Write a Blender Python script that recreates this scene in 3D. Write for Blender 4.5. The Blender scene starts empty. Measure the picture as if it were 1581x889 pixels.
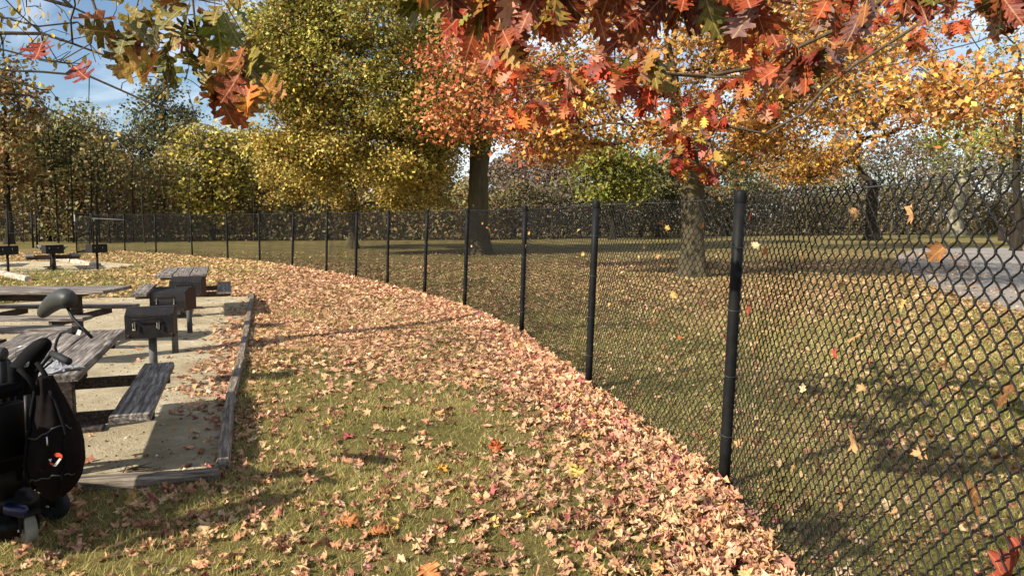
import bpy, bmesh, math, random
import numpy as np
from mathutils import Vector, Matrix

# ------------------------------------------------------------------ camera, sky, sun, exposure
scene = bpy.context.scene
COL = scene.collection
CAM_H, F, CX, CY = 1.67, 1150.0, 790.5, 444.5
PITCH = math.atan(109.5 / F)
cam = bpy.data.cameras.new('camera')
cam.sensor_width = 36.0
cam.lens = F / 1581.0 * 36.0
cam.clip_start = 0.05
cam.clip_end = 2000.0
camo = bpy.data.objects.new('camera', cam)
COL.objects.link(camo)
camo.location = (0, 0, CAM_H)
camo.rotation_euler = (math.pi / 2 - PITCH, 0, 0)
scene.camera = camo

SUN_EL = math.radians(33.8)
SUN_DIR = Vector((-1.18, -0.92, 1.0)).normalized()          # towards the sun
world = bpy.data.worlds.new('World')
scene.world = world
world.use_nodes = True
wn, wl = world.node_tree.nodes, world.node_tree.links
wn.clear()
wo = wn.new('ShaderNodeOutputWorld')
bg = wn.new('ShaderNodeBackground')
sky = wn.new('ShaderNodeTexSky')
sky.sky_type = 'NISHITA'
sky.sun_disc = False
sky.sun_elevation = SUN_EL
sky.sun_rotation = math.atan2(SUN_DIR.x, SUN_DIR.y)
sky.air_density = 1.0
sky.dust_density = 0.6
sky.ozone_density = 3.0
bg.inputs['Strength'].default_value = 0.08
tc = wn.new('ShaderNodeTexCoord')
mp = wn.new('ShaderNodeMapping')
mp.inputs['Scale'].default_value = (1.5, 1.0, 3.2)
mp.inputs['Rotation'].default_value = (0.15, 0.25, 0.3)
nz = wn.new('ShaderNodeTexNoise')
nz.inputs['Scale'].default_value = 2.1
nz.inputs['Detail'].default_value = 9.0
nz.inputs['Roughness'].default_value = 0.58
nz.inputs['Distortion'].default_value = 0.9
cr = wn.new('ShaderNodeValToRGB')
cr.color_ramp.elements[0].position = 0.43
cr.color_ramp.elements[1].position = 0.70
cr.color_ramp.elements[0].color = (0, 0, 0, 1)
cr.color_ramp.elements[1].color = (0.92, 0.92, 0.92, 1)
mx = wn.new('ShaderNodeMix')
mx.data_type = 'RGBA'
mx.inputs[7].default_value = (10.5, 10.8, 11.2, 1)
wl.new(tc.outputs['Generated'], mp.inputs['Vector'])
wl.new(mp.outputs[0], nz.inputs['Vector'])
wl.new(nz.outputs['Fac'], cr.inputs['Fac'])
wl.new(cr.outputs['Color'], mx.inputs[0])
wl.new(sky.outputs[0], mx.inputs[6])
wl.new(mx.outputs[2], bg.inputs['Color'])
wl.new(bg.outputs[0], wo.inputs['Surface'])

sun = bpy.data.lights.new('sun', 'SUN')
sun.energy = 5.0
sun.angle = math.radians(0.55)
sun.color = (1.0, 0.93, 0.82)
suno = bpy.data.objects.new('sun', sun)
COL.objects.link(suno)
suno.location = (-20, -16, 20)
suno.rotation_euler = (-SUN_DIR).to_track_quat('-Z', 'Y').to_euler()

scene.view_settings.view_transform = 'Standard'
scene.view_settings.look = 'None'
scene.view_settings.gamma = 1.0
scene.view_settings.exposure = 0.85
scene.render.engine = 'CYCLES'
scene.cycles.use_denoising = True
scene.cycles.max_bounces = 5
scene.cycles.diffuse_bounces = 3
scene.cycles.glossy_bounces = 2
scene.cycles.transparent_max_bounces = 4

# ------------------------------------------------------------------ helpers: pixel of the photograph -> point in the place
RNG = np.random.default_rng(7)
random.seed(7)
CP, SP = math.cos(PITCH), math.sin(PITCH)

def ray(px, py):
    u, v = (px - CX) / F, (py - CY) / F
    return np.array([u, CP - v * SP, -SP - v * CP])

def H(px, py, z=0.0):
    r = ray(px, py)
    t = (z - CAM_H) / r[2]
    return np.array([r[0] * t, r[1] * t, z])

def P(px, py, d):
    r = ray(px, py)
    return np.array([0, 0, CAM_H]) + r * (d / r[1])

def S(r, g, b, k=1.0):
    f = lambda c: ((c / 255 + 0.055) / 1.055) ** 2.4 if c > 10 else c / 255 / 12.92
    return np.array([f(r) * k, f(g) * k, f(b) * k])

def obj(name, mesh, mat=None, parent=None, label=None, cat=None, group=None, kind=None):
    o = bpy.data.objects.new(name, mesh)
    COL.objects.link(o)
    if parent is not None:
        o.parent = parent
    if mat is not None and mesh is not None and not mesh.materials:
        mesh.materials.append(mat)
    if label: o['label'] = label
    if cat: o['category'] = cat
    if group: o['group'] = group
    if kind: o['kind'] = kind
    return o

def empty(name, loc=(0, 0, 0), rz=0.0, **k):
    o = obj(name, None, **k)
    o.location = loc
    o.rotation_euler = (0, 0, rz)
    o.empty_display_size = 0.2
    return o

def tri_mesh(name, verts, tris, colors=None, smooth=False):
    me = bpy.data.meshes.new(name)
    verts = np.ascontiguousarray(verts, dtype=np.float32)
    tris = np.ascontiguousarray(tris, dtype=np.int32)
    k = tris.shape[1]
    me.vertices.add(len(verts))
    me.vertices.foreach_set('co', verts.ravel())
    me.loops.add(tris.size)
    me.loops.foreach_set('vertex_index', tris.ravel())
    me.polygons.add(len(tris))
    me.polygons.foreach_set('loop_start', np.arange(0, tris.size, k, dtype=np.int32))
    if smooth:
        me.polygons.foreach_set('use_smooth', np.ones(len(tris), dtype=bool))
    me.update(calc_edges=True)
    if colors is not None:
        a = me.attributes.new('tint', 'FLOAT_COLOR', 'POINT')
        c4 = np.ones((len(verts), 4), dtype=np.float32)
        c4[:, :3] = colors
        a.data.foreach_set('color', c4.ravel())
    return me

class MB:
    """collects shapes into one mesh"""
    def __init__(self):
        self.v, self.f = [], []
    def add(self, vs, fs):
        n = len(self.v)
        self.v += [tuple(p) for p in vs]
        self.f += [tuple(i + n for i in q) for q in fs]
        return self
    def box(self, c, s, m=None, taper=1.0, bev=0.0):
        hx, hy, hz = s[0] / 2, s[1] / 2, s[2] / 2
        if bev:
            bm = bmesh.new()
            bmesh.ops.create_cube(bm, size=1.0, matrix=Matrix.Diagonal((s[0], s[1], s[2], 1)))
            bmesh.ops.bevel(bm, geom=bm.edges[:], offset=bev, segments=3 if bev >= .02 else 1, affect='EDGES')
            bm.verts.ensure_lookup_table()
            for i, v in enumerate(bm.verts): v.index = i
            vs = [v.co.copy() for v in bm.verts]
            fs = [[v.index for v in f.verts] for f in bm.faces]
            bm.free()
        else:
            vs = [Vector((x * hx * (taper if z > 0 else 1), y * hy * (taper if z > 0 else 1), z * hz)) for z in (-1, 1) for y in (-1, 1) for x in (-1, 1)]
            fs = [(0, 2, 3, 1), (4, 5, 7, 6), (0, 1, 5, 4), (2, 6, 7, 3), (0, 4, 6, 2), (1, 3, 7, 5)]
        if m is not None:
            vs = [m @ v for v in vs]
        c = Vector(c)
        return self.add([v + c for v in vs], fs)
    def tube(self, pts, r, k=8, cap=True):
        pts = [Vector(p) for p in pts]
        rs = r if hasattr(r, '__len__') else [r] * len(pts)
        vs, fs = [], []
        up = None
        for i, p in enumerate(pts):
            a = pts[max(i - 1, 0)]
            b = pts[min(i + 1, len(pts) - 1)]
            d = (b - a).normalized() if (b - a).length > 1e-9 else Vector((0, 0, 1))
            if up is None:
                up = d.orthogonal().normalized()
            else:
                up = (up - d * up.dot(d))
                up = up.normalized() if up.length > 1e-6 else d.orthogonal().normalized()
            w = d.cross(up)
            for j in range(k):
                t = 2 * math.pi * j / k
                vs.append(p + (up * math.cos(t) + w * math.sin(t)) * rs[i])
        for i in range(len(pts) - 1):
            for j in range(k):
                a, b = i * k + j, i * k + (j + 1) % k
                fs.append((a, b, b + k, a + k))
        if cap:
            fs.append(tuple(range(k - 1, -1, -1)))
            n = (len(pts) - 1) * k
            fs.append(tuple(range(n, n + k)))
        return self.add(vs, fs)
    def lathe(self, prof, c=(0, 0, 0), k=16, m=None):
        vs, fs = [], []
        for (r, z) in prof:
            for j in range(k):
                t = 2 * math.pi * j / k
                v = Vector((r * math.cos(t), r * math.sin(t), z))
                if m is not None: v = m @ v
                vs.append(v + Vector(c))
        for i in range(len(prof) - 1):
            for j in range(k):
                a, b = i * k + j, i * k + (j + 1) % k
                fs.append((a, b, b + k, a + k))
        fs.append(tuple(range(k - 1, -1, -1)))
        n = (len(prof) - 1) * k
        fs.append(tuple(range(n, n + k)))
        return self.add(vs, fs)
    def build(self, name, mat, parent=None, smooth=False, **kw):
        me = bpy.data.meshes.new(name)
        me.from_pydata(self.v, [], self.f)
        me.update()
        if smooth:
            me.polygons.foreach_set('use_smooth', np.ones(len(me.polygons), dtype=bool))
        return obj(name, me, mat, parent, **kw)

# ------------------------------------------------------------------ materials
def new_mat(name):
    m = bpy.data.materials.new(name)
    m.use_nodes = True
    n, l = m.node_tree.nodes, m.node_tree.links
    b = n['Principled BSDF']
    return m, n, l, b

def noise(n, l, scale, detail=4, rough=0.55, coord='Object', stretch=None, dist=0.0):
    t = n.new('ShaderNodeTexCoord')
    x = n.new('ShaderNodeTexNoise')
    x.inputs['Scale'].default_value = scale
    x.inputs['Detail'].default_value = detail
    x.inputs['Roughness'].default_value = rough
    x.inputs['Distortion'].default_value = dist
    if stretch:
        mpn = n.new('ShaderNodeMapping')
        mpn.inputs['Scale'].default_value = stretch
        l.new(t.outputs[coord], mpn.inputs['Vector'])
        l.new(mpn.outputs[0], x.inputs['Vector'])
    else:
        l.new(t.outputs[coord], x.inputs['Vector'])
    return x

def ramp(n, l, src, stops):
    r = n.new('ShaderNodeValToRGB')
    e = r.color_ramp.elements
    while len(e) < len(stops): e.new(0.5)
    for i, (p, c) in enumerate(stops):
        e[i].position = p
        e[i].color = (c[0], c[1], c[2], 1)
    l.new(src, r.inputs['Fac'])
    return r

def mixc(n, l, fac, a, b, mode='MIX'):
    m = n.new('ShaderNodeMix')
    m.data_type = 'RGBA'
    m.blend_type = mode
    for sock, v in ((m.inputs[0], fac), (m.inputs[6], a), (m.inputs[7], b)):
        if hasattr(v, 'is_output'): l.new(v, sock)
        elif hasattr(v, '__len__'): sock.default_value = (v[0], v[1], v[2], 1)
        else: sock.default_value = v
    return m.outputs[2]

def bump(n, l, h, b, strength=0.5, dist=0.02):
    x = n.new('ShaderNodeBump')
    x.inputs['Strength'].default_value = strength
    x.inputs['Distance'].default_value = dist
    l.new(h, x.inputs['Height'])
    l.new(x.outputs[0], b.inputs['Normal'])
    return x

def leaf_material(name, transl=0.3, rough=0.55, spec=0.3, vein=0.25):
    m, n, l, b = new_mat(name)
    a = n.new('ShaderNodeAttribute')
    a.attribute_name = 'tint'
    x = noise(n, l, 55, 3, 0.6)
    r = ramp(n, l, x.outputs['Fac'], [(0.25, (1 - vein,) * 3), (0.75, (1 + vein * 0.6,) * 3)])
    c = mixc(n, l, 1.0, a.outputs['Color'], r.outputs['Color'], 'MULTIPLY')
    l.new(c, b.inputs['Base Color'])
    b.inputs['Roughness'].default_value = rough
    b.inputs['Specular IOR Level'].default_value = spec
    t = n.new('ShaderNodeBsdfTranslucent')
    l.new(c, t.inputs['Color'])
    ms = n.new('ShaderNodeMixShader')
    ms.inputs[0].default_value = transl
    l.new(b.outputs[0], ms.inputs[1])
    l.new(t.outputs[0], ms.inputs[2])
    l.new(ms.outputs[0], n['Material Output'].inputs['Surface'])
    bump(n, l, x.outputs['Fac'], b, 0.25, 0.004)
    return m

M = {}
M['leaf'] = leaf_material('living leaf', 0.22, 0.55, 0.25)
M['dry_leaf'] = leaf_material('dry fallen leaf', 0.15, 0.75, 0.08, 0.3)
M['grass_blade'] = leaf_material('grass blade', 0.25, 0.6, 0.2, 0.1)

def bark_material(name, c1, c2, scale=9.0, st=1.0):
    m, n, l, b = new_mat(name)
    x = noise(n, l, scale, 8, 0.65, stretch=(1, 1, 0.16), dist=0.4)
    y = noise(n, l, scale * 0.25, 4, 0.6)
    r = ramp(n, l, x.outputs['Fac'], [(0.3, c1 * 0.35), (0.5, c1), (0.72, c2)])
    c = mixc(n, l, y.outputs['Fac'], r.outputs['Color'], (c2[0] * 0.8, c2[1] * 0.85, c2[2] * 0.6))
    l.new(c, b.inputs['Base Color'])
    b.inputs['Roughness'].default_value = 0.9
    b.inputs['Specular IOR Level'].default_value = 0.15
    bump(n, l, x.outputs['Fac'], b, 0.9 * st, 0.05)
    return m
M['bark'] = bark_material('grey brown bark', S(62, 54, 43), S(98, 87, 70))
M['bark_dark'] = bark_material('dark bark', S(36, 30, 26), S(62, 53, 45))
M['bark_pale'] = bark_material('pale bark', S(130, 118, 104), S(165, 155, 140))
M['twig'] = bark_material('twig bark', S(70, 56, 46), S(105, 90, 76), 30, 0.4)

def metal_material(name, col, rough=0.45, wear=None, metallic=0.0):
    m, n, l, b = new_mat(name)
    x = noise(n, l, 14, 6, 0.65)
    c2 = wear if wear is not None else col * 1.8
    r = ramp(n, l, x.outputs['Fac'], [(0.42, col), (0.78, c2)])
    l.new(r.outputs['Color'], b.inputs['Base Color'])
    rr = ramp(n, l, x.outputs['Fac'], [(0.2, (rough * 0.8,) * 3), (0.8, (min(rough * 1.5, 1),) * 3)])
    l.new(rr.outputs['Color'], b.inputs['Roughness'])
    b.inputs['Metallic'].default_value = metallic
    if not metallic: b.inputs['Specular IOR Level'].default_value = 0.25
    bump(n, l, x.outputs['Fac'], b, 0.12, 0.004)
    return m
M['vinyl'] = metal_material('black vinyl coating', np.array([0.008, 0.008, 0.0082]), 0.5, np.array([0.016, 0.015, 0.014]))
M['vinyl'].node_tree.nodes['Principled BSDF'].inputs['Specular IOR Level'].default_value = 0.12
M['wire'] = metal_material('black vinyl wire', np.array([0.010, 0.010, 0.010]), 0.33, np.array([0.018, 0.017, 0.016]))
M['galv'] = metal_material('galvanised wire', np.array([0.07, 0.07, 0.07]), 0.5, np.array([0.13, 0.13, 0.13]), 0.5)
M['grill'] = metal_material('sooty black steel', np.array([0.008, 0.0075, 0.0075]), 0.6, np.array([0.028, 0.018, 0.014]))
M['rust'] = metal_material('rusty dark steel', np.array([0.035, 0.02, 0.014]), 0.7, np.array([0.09, 0.045, 0.025]))
M['grey_post'] = metal_material('grey painted steel', np.array([0.07, 0.07, 0.066]), 0.6, np.array([0.13, 0.12, 0.11]))
M['steel'] = metal_material('bare bright steel', np.array([0.5, 0.5, 0.5]), 0.3, np.array([0.6, 0.6, 0.58]), 0.9)

def wood_material(name, lo, mid, hi, scale=3.0):
    m, n, l, b = new_mat(name)
    oi = n.new('ShaderNodeObjectInfo')
    t = n.new('ShaderNodeTexCoord')
    va = n.new('ShaderNodeVectorMath')
    va.operation = 'MULTIPLY_ADD'
    va.inputs[1].default_value = (0.9, 16.0, 16.0)
    l.new(t.outputs['Object'], va.inputs[0])
    l.new(oi.outputs['Random'], va.inputs[2])
    x = n.new('ShaderNodeTexNoise')
    x.inputs['Scale'].default_value = scale
    x.inputs['Detail'].default_value = 9
    x.inputs['Roughness'].default_value = 0.68
    x.inputs['Distortion'].default_value = 0.5
    l.new(va.outputs[0], x.inputs['Vector'])
    y = noise(n, l, 3.5, 5, 0.6)
    r = ramp(n, l, x.outputs['Fac'], [(0.33, lo * 0.5), (0.45, lo), (0.56, mid), (0.72, hi)])
    r2 = ramp(n, l, y.outputs['Fac'], [(0.3, (0.62, 0.58, 0.55)), (0.65, (1.1, 1.1, 1.1))])
    c = mixc(n, l, 1.0, r.outputs['Color'], r2.outputs['Color'], 'MULTIPLY')
    l.new(c, b.inputs['Base Color'])
    b.inputs['Roughness'].default_value = 0.78
    b.inputs['Specular IOR Level'].default_value = 0.3
    bump(n, l, x.outputs['Fac'], b, 0.7, 0.008)
    return m
M['wood'] = wood_material('weathered table wood', S(86, 77, 69), S(138, 129, 119), S(188, 180, 168))
M['wood_dark'] = wood_material('dark stained wood', S(48, 40, 34), S(78, 66, 56), S(110, 98, 86))
M['timber'] = wood_material('landscape timber', S(96, 84, 72), S(140, 128, 112), S(178, 168, 150))
M['log'] = wood_material('bleached log', S(150, 136, 116), S(196, 184, 164), S(226, 218, 202))

def plain(name, col, rough=0.6, spec=0.3, sc=20, var=0.25, bs=0.2):
    m, n, l, b = new_mat(name)
    x = noise(n, l, sc, 5, 0.6)
    r = ramp(n, l, x.outputs['Fac'], [(0.3, np.array(col) * (1 - var)), (0.7, np.array(col) * (1 + var))])
    l.new(r.outputs['Color'], b.inputs['Base Color'])
    b.inputs['Roughness'].default_value = rough
    b.inputs['Specular IOR Level'].default_value = spec
    bump(n, l, x.outputs['Fac'], b, bs, 0.005)
    return m
M['rubber'] = plain('black rubber', (0.014, 0.014, 0.014), 0.7)
M['grey_rubber'] = plain('grey rubber tyre', S(118, 116, 102), 0.7)
M['vinyl_pad'] = plain('dark grey vinyl pad', S(50, 51, 47), 0.5, 0.3, 60, 0.1, 0.08)
M['fabric_black'] = plain('black nylon fabric', S(12, 11, 11), 0.8, 0.1, 60, 0.3, 0.4)
M['fabric_brown'] = plain('brownish black bag fabric', S(20, 14, 13), 0.85, 0.08, 25, 0.35, 0.5)
M['blue_paint'] = plain('blue painted frame', S(12, 20, 58), 0.35, 0.5, 10, 0.1, 0.02)
M['black_plastic'] = plain('black plastic', S(10, 10, 10), 0.5, 0.25, 30, 0.2, 0.05)
M['orange'] = plain('orange print', S(196, 66, 34), 0.7)
M['white_print'] = plain('white print', S(200, 194, 184), 0.7)
M['bag_plastic'] = plain('thin white plastic film', S(140, 140, 142), 0.25, 0.5, 12, 0.1, 0.5)
M['bollard'] = plain('dark wooden bollard', S(52, 42, 36), 0.85)

# ground materials
def lawn_material():
    m, n, l, b = new_mat('autumn lawn')
    a = noise(n, l, 0.55, 6, 0.6)
    c = noise(n, l, 26, 6, 0.7)
    d = noise(n, l, 130, 4, 0.7)
    r1 = ramp(n, l, a.outputs['Fac'], [(0.30, S(112, 106, 60)), (0.48, S(132, 120, 74)), (0.60, S(150, 132, 90)), (0.74, S(138, 114, 84))])
    r2 = ramp(n, l, c.outputs['Fac'], [(0.3, (0.5, 0.5, 0.45)), (0.62, (1.1, 1.1, 1.1))])
    r3 = ramp(n, l, d.outputs['Fac'], [(0.35, (0.55, 0.55, 0.5)), (0.65, (1.25, 1.2, 1.1))])
    x = mixc(n, l, 1.0, r1.outputs['Color'], r2.outputs['Color'], 'MULTIPLY')
    x = mixc(n, l, 1.0, x, r3.outputs['Color'], 'MULTIPLY')
    l.new(x, b.inputs['Base Color'])
    b.inputs['Roughness'].default_value = 0.95
    b.inputs['Specular IOR Level'].default_value = 0.1
    bump(n, l, d.outputs['Fac'], b, 0.8, 0.03)
    return m
M['lawn'] = lawn_material()

def sand_material():
    m, n, l, b = new_mat('packed sand')
    a = noise(n, l, 1.3, 6, 0.6)
    c = noise(n, l, 60, 6, 0.75)
    d = noise(n, l, 7, 7, 0.68, dist=.6)
    r1 = ramp(n, l, a.outputs['Fac'], [(0.3, S(180, 162, 130)), (0.55, S(216, 200, 168)), (0.75, S(232, 218, 190))])
    r2 = ramp(n, l, c.outputs['Fac'], [(0.26, (0.62, 0.6, 0.56)), (0.42, (1.05, 1.05, 1.03)), (0.7, (1.25, 1.25, 1.22))])
    r3 = ramp(n, l, d.outputs['Fac'], [(0.3, (0.84, 0.82, 0.78)), (0.6, (1.08, 1.08, 1.07))])
    x = mixc(n, l, 1.0, r1.outputs['Color'], r2.outputs['Color'], 'MULTIPLY')
    x = mixc(n, l, 1.0, x, r3.outputs['Color'], 'MULTIPLY')
    l.new(x, b.inputs['Base Color'])
    b.inputs['Roughness'].default_value = 0.95
    b.inputs['Specular IOR Level'].default_value = 0.1
    ad = n.new('ShaderNodeMath'); ad.operation = 'ADD'
    l.new(c.outputs['Fac'], ad.inputs[0]); l.new(d.outputs['Fac'], ad.inputs[1])
    bump(n, l, ad.outputs[0], b, 1.0, 0.10)
    return m
M['sand'] = sand_material()

def asphalt_material():
    m, n, l, b = new_mat('worn asphalt')
    a = noise(n, l, 0.35, 5, 0.6)
    c = noise(n, l, 70, 4, 0.7)
    r1 = ramp(n, l, a.outputs['Fac'], [(0.3, S(118, 112, 104)), (0.7, S(150, 142, 131))])
    r2 = ramp(n, l, c.outputs['Fac'], [(0.3, (0.7,) * 3), (0.7, (1.15,) * 3)])
    x = mixc(n, l, 1.0, r1.outputs['Color'], r2.outputs['Color'], 'MULTIPLY')
    l.new(x, b.inputs['Base Color'])
    b.inputs['Roughness'].default_value = 0.9
    bump(n, l, c.outputs['Fac'], b, 0.4, 0.01)
    return m
M['asphalt'] = asphalt_material()

# ------------------------------------------------------------------ geometry of the place
POST_PX = [(1117, 745, 1144, 297), (908, 595, 921, 310), (805, 514, 811, 317), (717, 475, 722, 319), (655, 455, 660, 322),
           (598, 441, 600, 325), (549, 429, 551, 327), (504, 420, 505, 328), (451, 412, 453, 328), (401, 404, 400, 328),
           (352, 400, 349, 330), (297, 395, 294, 330), (241, 391, 239, 330), (193, 388, 191, 330), (145, 386, 142, 330)]
FENCE_H = 1.83
posts = []                     # (base xyz, top xyz)
for (bx, by, tx, ty) in POST_PX:
    b0 = H(bx, by, 0.04)
    d = b0[1]
    tp = P(tx, ty, d)
    posts.append((np.array([b0[0], b0[1], 0.0]), np.array([tp[0], d, FENCE_H])))
posts = [(np.array([1.24, 1.62, 0.0]), np.array([1.27, 1.62, FENCE_H]))] + posts
FB = np.array([p[0][:2] for p in posts])       # fence base line (2D)

def fence_dist(x, y):
    """signed distance to the fence line, negative on the camera's side"""
    x = np.atleast_1d(x); y = np.atleast_1d(y)
    line = np.vstack([[1.15, -1.5], FB])
    best = np.full(x.shape, 1e9)
    sgn = np.ones(x.shape)
    for i in range(len(line) - 1):
        a, b = line[i], line[i + 1]
        ab = b - a
        t = np.clip(((x - a[0]) * ab[0] + (y - a[1]) * ab[1]) / (ab @ ab), 0, 1)
        dx, dy = x - a[0] - t * ab[0], y - a[1] - t * ab[1]
        dd = np.hypot(dx, dy)
        s = np.where(ab[0] * (y - a[1]) - ab[1] * (x - a[0]) > 0, -1.0, 1.0)
        m = dd < best
        best = np.where(m, dd, best)
        sgn = np.where(m, s, sgn)
    return best * sgn

PAD_R0, PAD_R1 = H(325, 742), H(390, 458)       # right border of the near sand pad
PAD_F = H(80, 757)
def in_poly(x, y, poly):
    inside = np.zeros(np.shape(x), dtype=bool)
    n = len(poly)
    for i in range(n):
        x1, y1 = poly[i]; x2, y2 = poly[(i + 1) % n]
        c = ((y1 > y) != (y2 > y))
        with np.errstate(divide='ignore', invalid='ignore'):
            xx = (x2 - x1) * (y - y1) / (y2 - y1 + 1e-12) + x1
        inside ^= c & (x < xx)
    return inside
fd = (PAD_F - PAD_R0) / np.linalg.norm(PAD_F - PAD_R0)
PAD = [tuple(PAD_R0[:2]), tuple(PAD_R1[:2]), tuple((PAD_R1 + fd * 3.2)[:2] + np.array([0, 0.3])), tuple((PAD_R1 + fd * 9.0)[:2] + np.array([0, -3.6])), tuple((PAD_R0 + fd * 7.0)[:2])]
PAD2 = [(-13.0, 23.3), (-13.3, 26.5), (-16.5, 28.2), (-24.0, 27.5), (-24.0, 20.0), (-17.0, 20.5), (-14.5, 21.6)]
ROAD = [(8.9, -4), (8.9, 12.5), (9.3, 15), (10.2, 18), (12.8, 24.6), (17, 33), (22, 40.2), (90, 41.5), (90, -4)]

def sheet(name, poly, z, mat, edge_noise=0.0, sub=0, **kw):
    pts = []
    n = len(poly)
    for i in range(n):
        a = np.array(poly[i]); b = np.array(poly[(i + 1) % n])
        L = np.linalg.norm(b - a)
        k = max(1, int(L / 0.35)) if edge_noise else 1
        for j in range(k):
            p = a + (b - a) * j / k
            if edge_noise:
                nn = np.array([-(b - a)[1], (b - a)[0]]) / L
                p = p + nn * RNG.normal(0, edge_noise)
            pts.append((p[0], p[1], z))
    me = bpy.data.meshes.new(name)
    bm = bmesh.new()
    f = bm.faces.new([bm.verts.new(p) for p in pts])
    if f.normal.z < 0 or f.calc_area() < 0: f.normal_flip()
    bm.normal_update()
    if f.normal.z < 0: f.normal_flip()
    bmesh.ops.triangulate(bm, faces=bm.faces[:])
    bm.to_mesh(me); bm.free()
    return obj(name, me, mat, **kw)

# lawn: one sheet to the horizon
me = bpy.data.meshes.new('lawn')
me.from_pydata([(-900, -300, 0), (900, -300, 0), (900, 1400, 0), (-900, 1400, 0)], [], [(0, 1, 2, 3)])
obj('lawn', me, M['lawn'], kind='structure', label='autumn lawn strewn with fallen leaves')
sheet('sand_ground', PAD, 0.005, M['sand'], 0.03, kind='structure', label='pale sandy pad under the near picnic tables and grills')
sheet('sand_ground', PAD2, 0.005, M['sand'], 0.10, kind='structure', label='pale sandy pad under the far picnic tables and grills')
sheet('road', ROAD, 0.005, M['asphalt'], 0.12, kind='structure', label='grey asphalt road beyond the fence at right')

# ------------------------------------------------------------------ leaf shapes and scattering
def strip_leaf(right, petiole=0.2, fold=0.15):
    n = len(right)
    vs, ts = [], []
    for i, (x, y) in enumerate(right):
        ym = i / (n - 1)
        vs += [(-x, y, fold * x), (0, ym, 0), (x, y, fold * x)]
    for i in range(n - 1):
        a, b = 3 * i, 3 * (i + 1)
        ts += [(a, a + 1, b + 1), (a, b + 1, b), (a + 1, a + 2, b + 2), (a + 1, b + 2, b + 1)]
    k = len(vs)
    vs += [(-0.012, -petiole, -0.05), (0.012, -petiole, -0.05), (0.012, 0.02, 0), (-0.012, 0.02, 0)]
    ts += [(k, k + 1, k + 2), (k, k + 2, k + 3)]
    return np.array(vs, float), np.array(ts)

RED_OAK = [(.01, .0), (.08, .10), (.20, .19), (.23, .27), (.12, .28), (.13, .34), (.27, .40), (.37, .51), (.27, .50), (.17, .50), (.17, .56),
           (.30, .64), (.34, .74), (.23, .71), (.14, .70), (.13, .76), (.20, .84), (.21, .92), (.10, .87), (.05, .93), (0, 1.0)]
PIN_OAK = [(.01, 0), (.05, .10), (.17, .14), (.30, .12), (.28, .22), (.20, .27), (.10, .30), (.09, .35), (.18, .37), (.30, .36), (.46, .36), (.42, .44), (.48, .53), (.32, .54),
           (.16, .53), (.10, .57), (.11, .62), (.22, .65), (.37, .68), (.33, .77), (.22, .79), (.11, .78), (.10, .83), (.17, .92), (.08, .92), (0, 1)]

def fan_leaf(right, ring=False, petiole=0.0):
    out = [(x, y) for x, y in right] + [(-x, y) for x, y in reversed(right[1:-1])]
    n = len(out)
    c = (0.0, 0.42)
    vs = [(c[0], c[1], 0)]
    ts = []
    if ring:
        vs += [(c[0] + (x - c[0]) * 0.5, c[1] + (y - c[1]) * 0.5, 0) for x, y in out]
        vs += [(x, y, 0) for x, y in out]
        for i in range(n):
            j = (i + 1) % n
            ts += [(0, 1 + i, 1 + j), (1 + i, 1 + n + i, 1 + n + j), (1 + i, 1 + n + j, 1 + j)]
    else:
        vs += [(x, y, 0) for x, y in out]
        for i in range(n):
            ts.append((0, 1 + i, 1 + (i + 1) % n))
    if petiole:
        k = len(vs)
        vs += [(-0.012, -petiole, 0.03), (0.012, -petiole, 0.03), (0.0, 0.1, 0)]
        ts.append((k, k + 1, k + 2))
    return np.array(vs, float), np.array(ts)

MAPLE_HI = [(0, .05), (.16, .0), (.43, -.02), (.36, .10), (.30, .22), (.45, .29), (.64, .46), (.50, .46), (.44, .56), (.22, .50), (.26, .66), (.33, .78), (.17, .76), (.10, .86), (0, 1)]
MAPLE_LO = [(0, .05), (.42, .0), (.28, .24), (.62, .48), (.22, .50), (.30, .76), (0, 1)]

def bend(v, phi, k):
    c, s = math.cos(phi), math.sin(phi)
    x = v[:, 0] * c + (v[:, 1] - .42) * s
    y = -v[:, 0] * s + (v[:, 1] - .42) * c
    z = v[:, 2].copy()
    if abs(k) > 1e-3:
        xn = np.sin(k * x) / k - z * np.sin(k * x)
        z = (1 - np.cos(k * x)) / k + z * np.cos(k * x)
        x = xn
    return np.stack([x * c - y * s, x * s + y * c + .42, z], 1)

def curled(tpl, rng, amount=1.0):
    v, t = tpl
    v = bend(v, rng.uniform(0, math.pi), rng.normal(0, 1.3) * amount)
    v = bend(v, rng.uniform(0, math.pi), rng.normal(0.8, 1.0) * amount)
    r = np.hypot(v[:, 0], v[:, 1] - .42)
    a = np.arctan2(v[:, 1] - .42, v[:, 0])
    v = v.copy()
    v[:, 2] += r * r * 0.35 * amount * np.sin(a * rng.integers(3, 6) + rng.uniform(0, 6))
    if amount > 0.8: v += rng.normal(0, .045 * amount, v.shape) * (r > .12)[:, None]
    return v, t

def frames(normals, spin):
    """rotation matrices with local z = normal, local y spun round it"""
    n = normals / np.linalg.norm(normals, axis=1, keepdims=True)
    ref = np.where(np.abs(n[:, 2:3]) < 0.9, np.array([[0, 0, 1.0]]), np.array([[1.0, 0, 0]]))
    x = np.cross(ref, n); x /= np.linalg.norm(x, axis=1, keepdims=True)
    y = np.cross(n, x)
    c, s = np.cos(spin)[:, None], np.sin(spin)[:, None]
    return np.stack([x * c + y * s, -x * s + y * c, n], axis=2)

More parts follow.
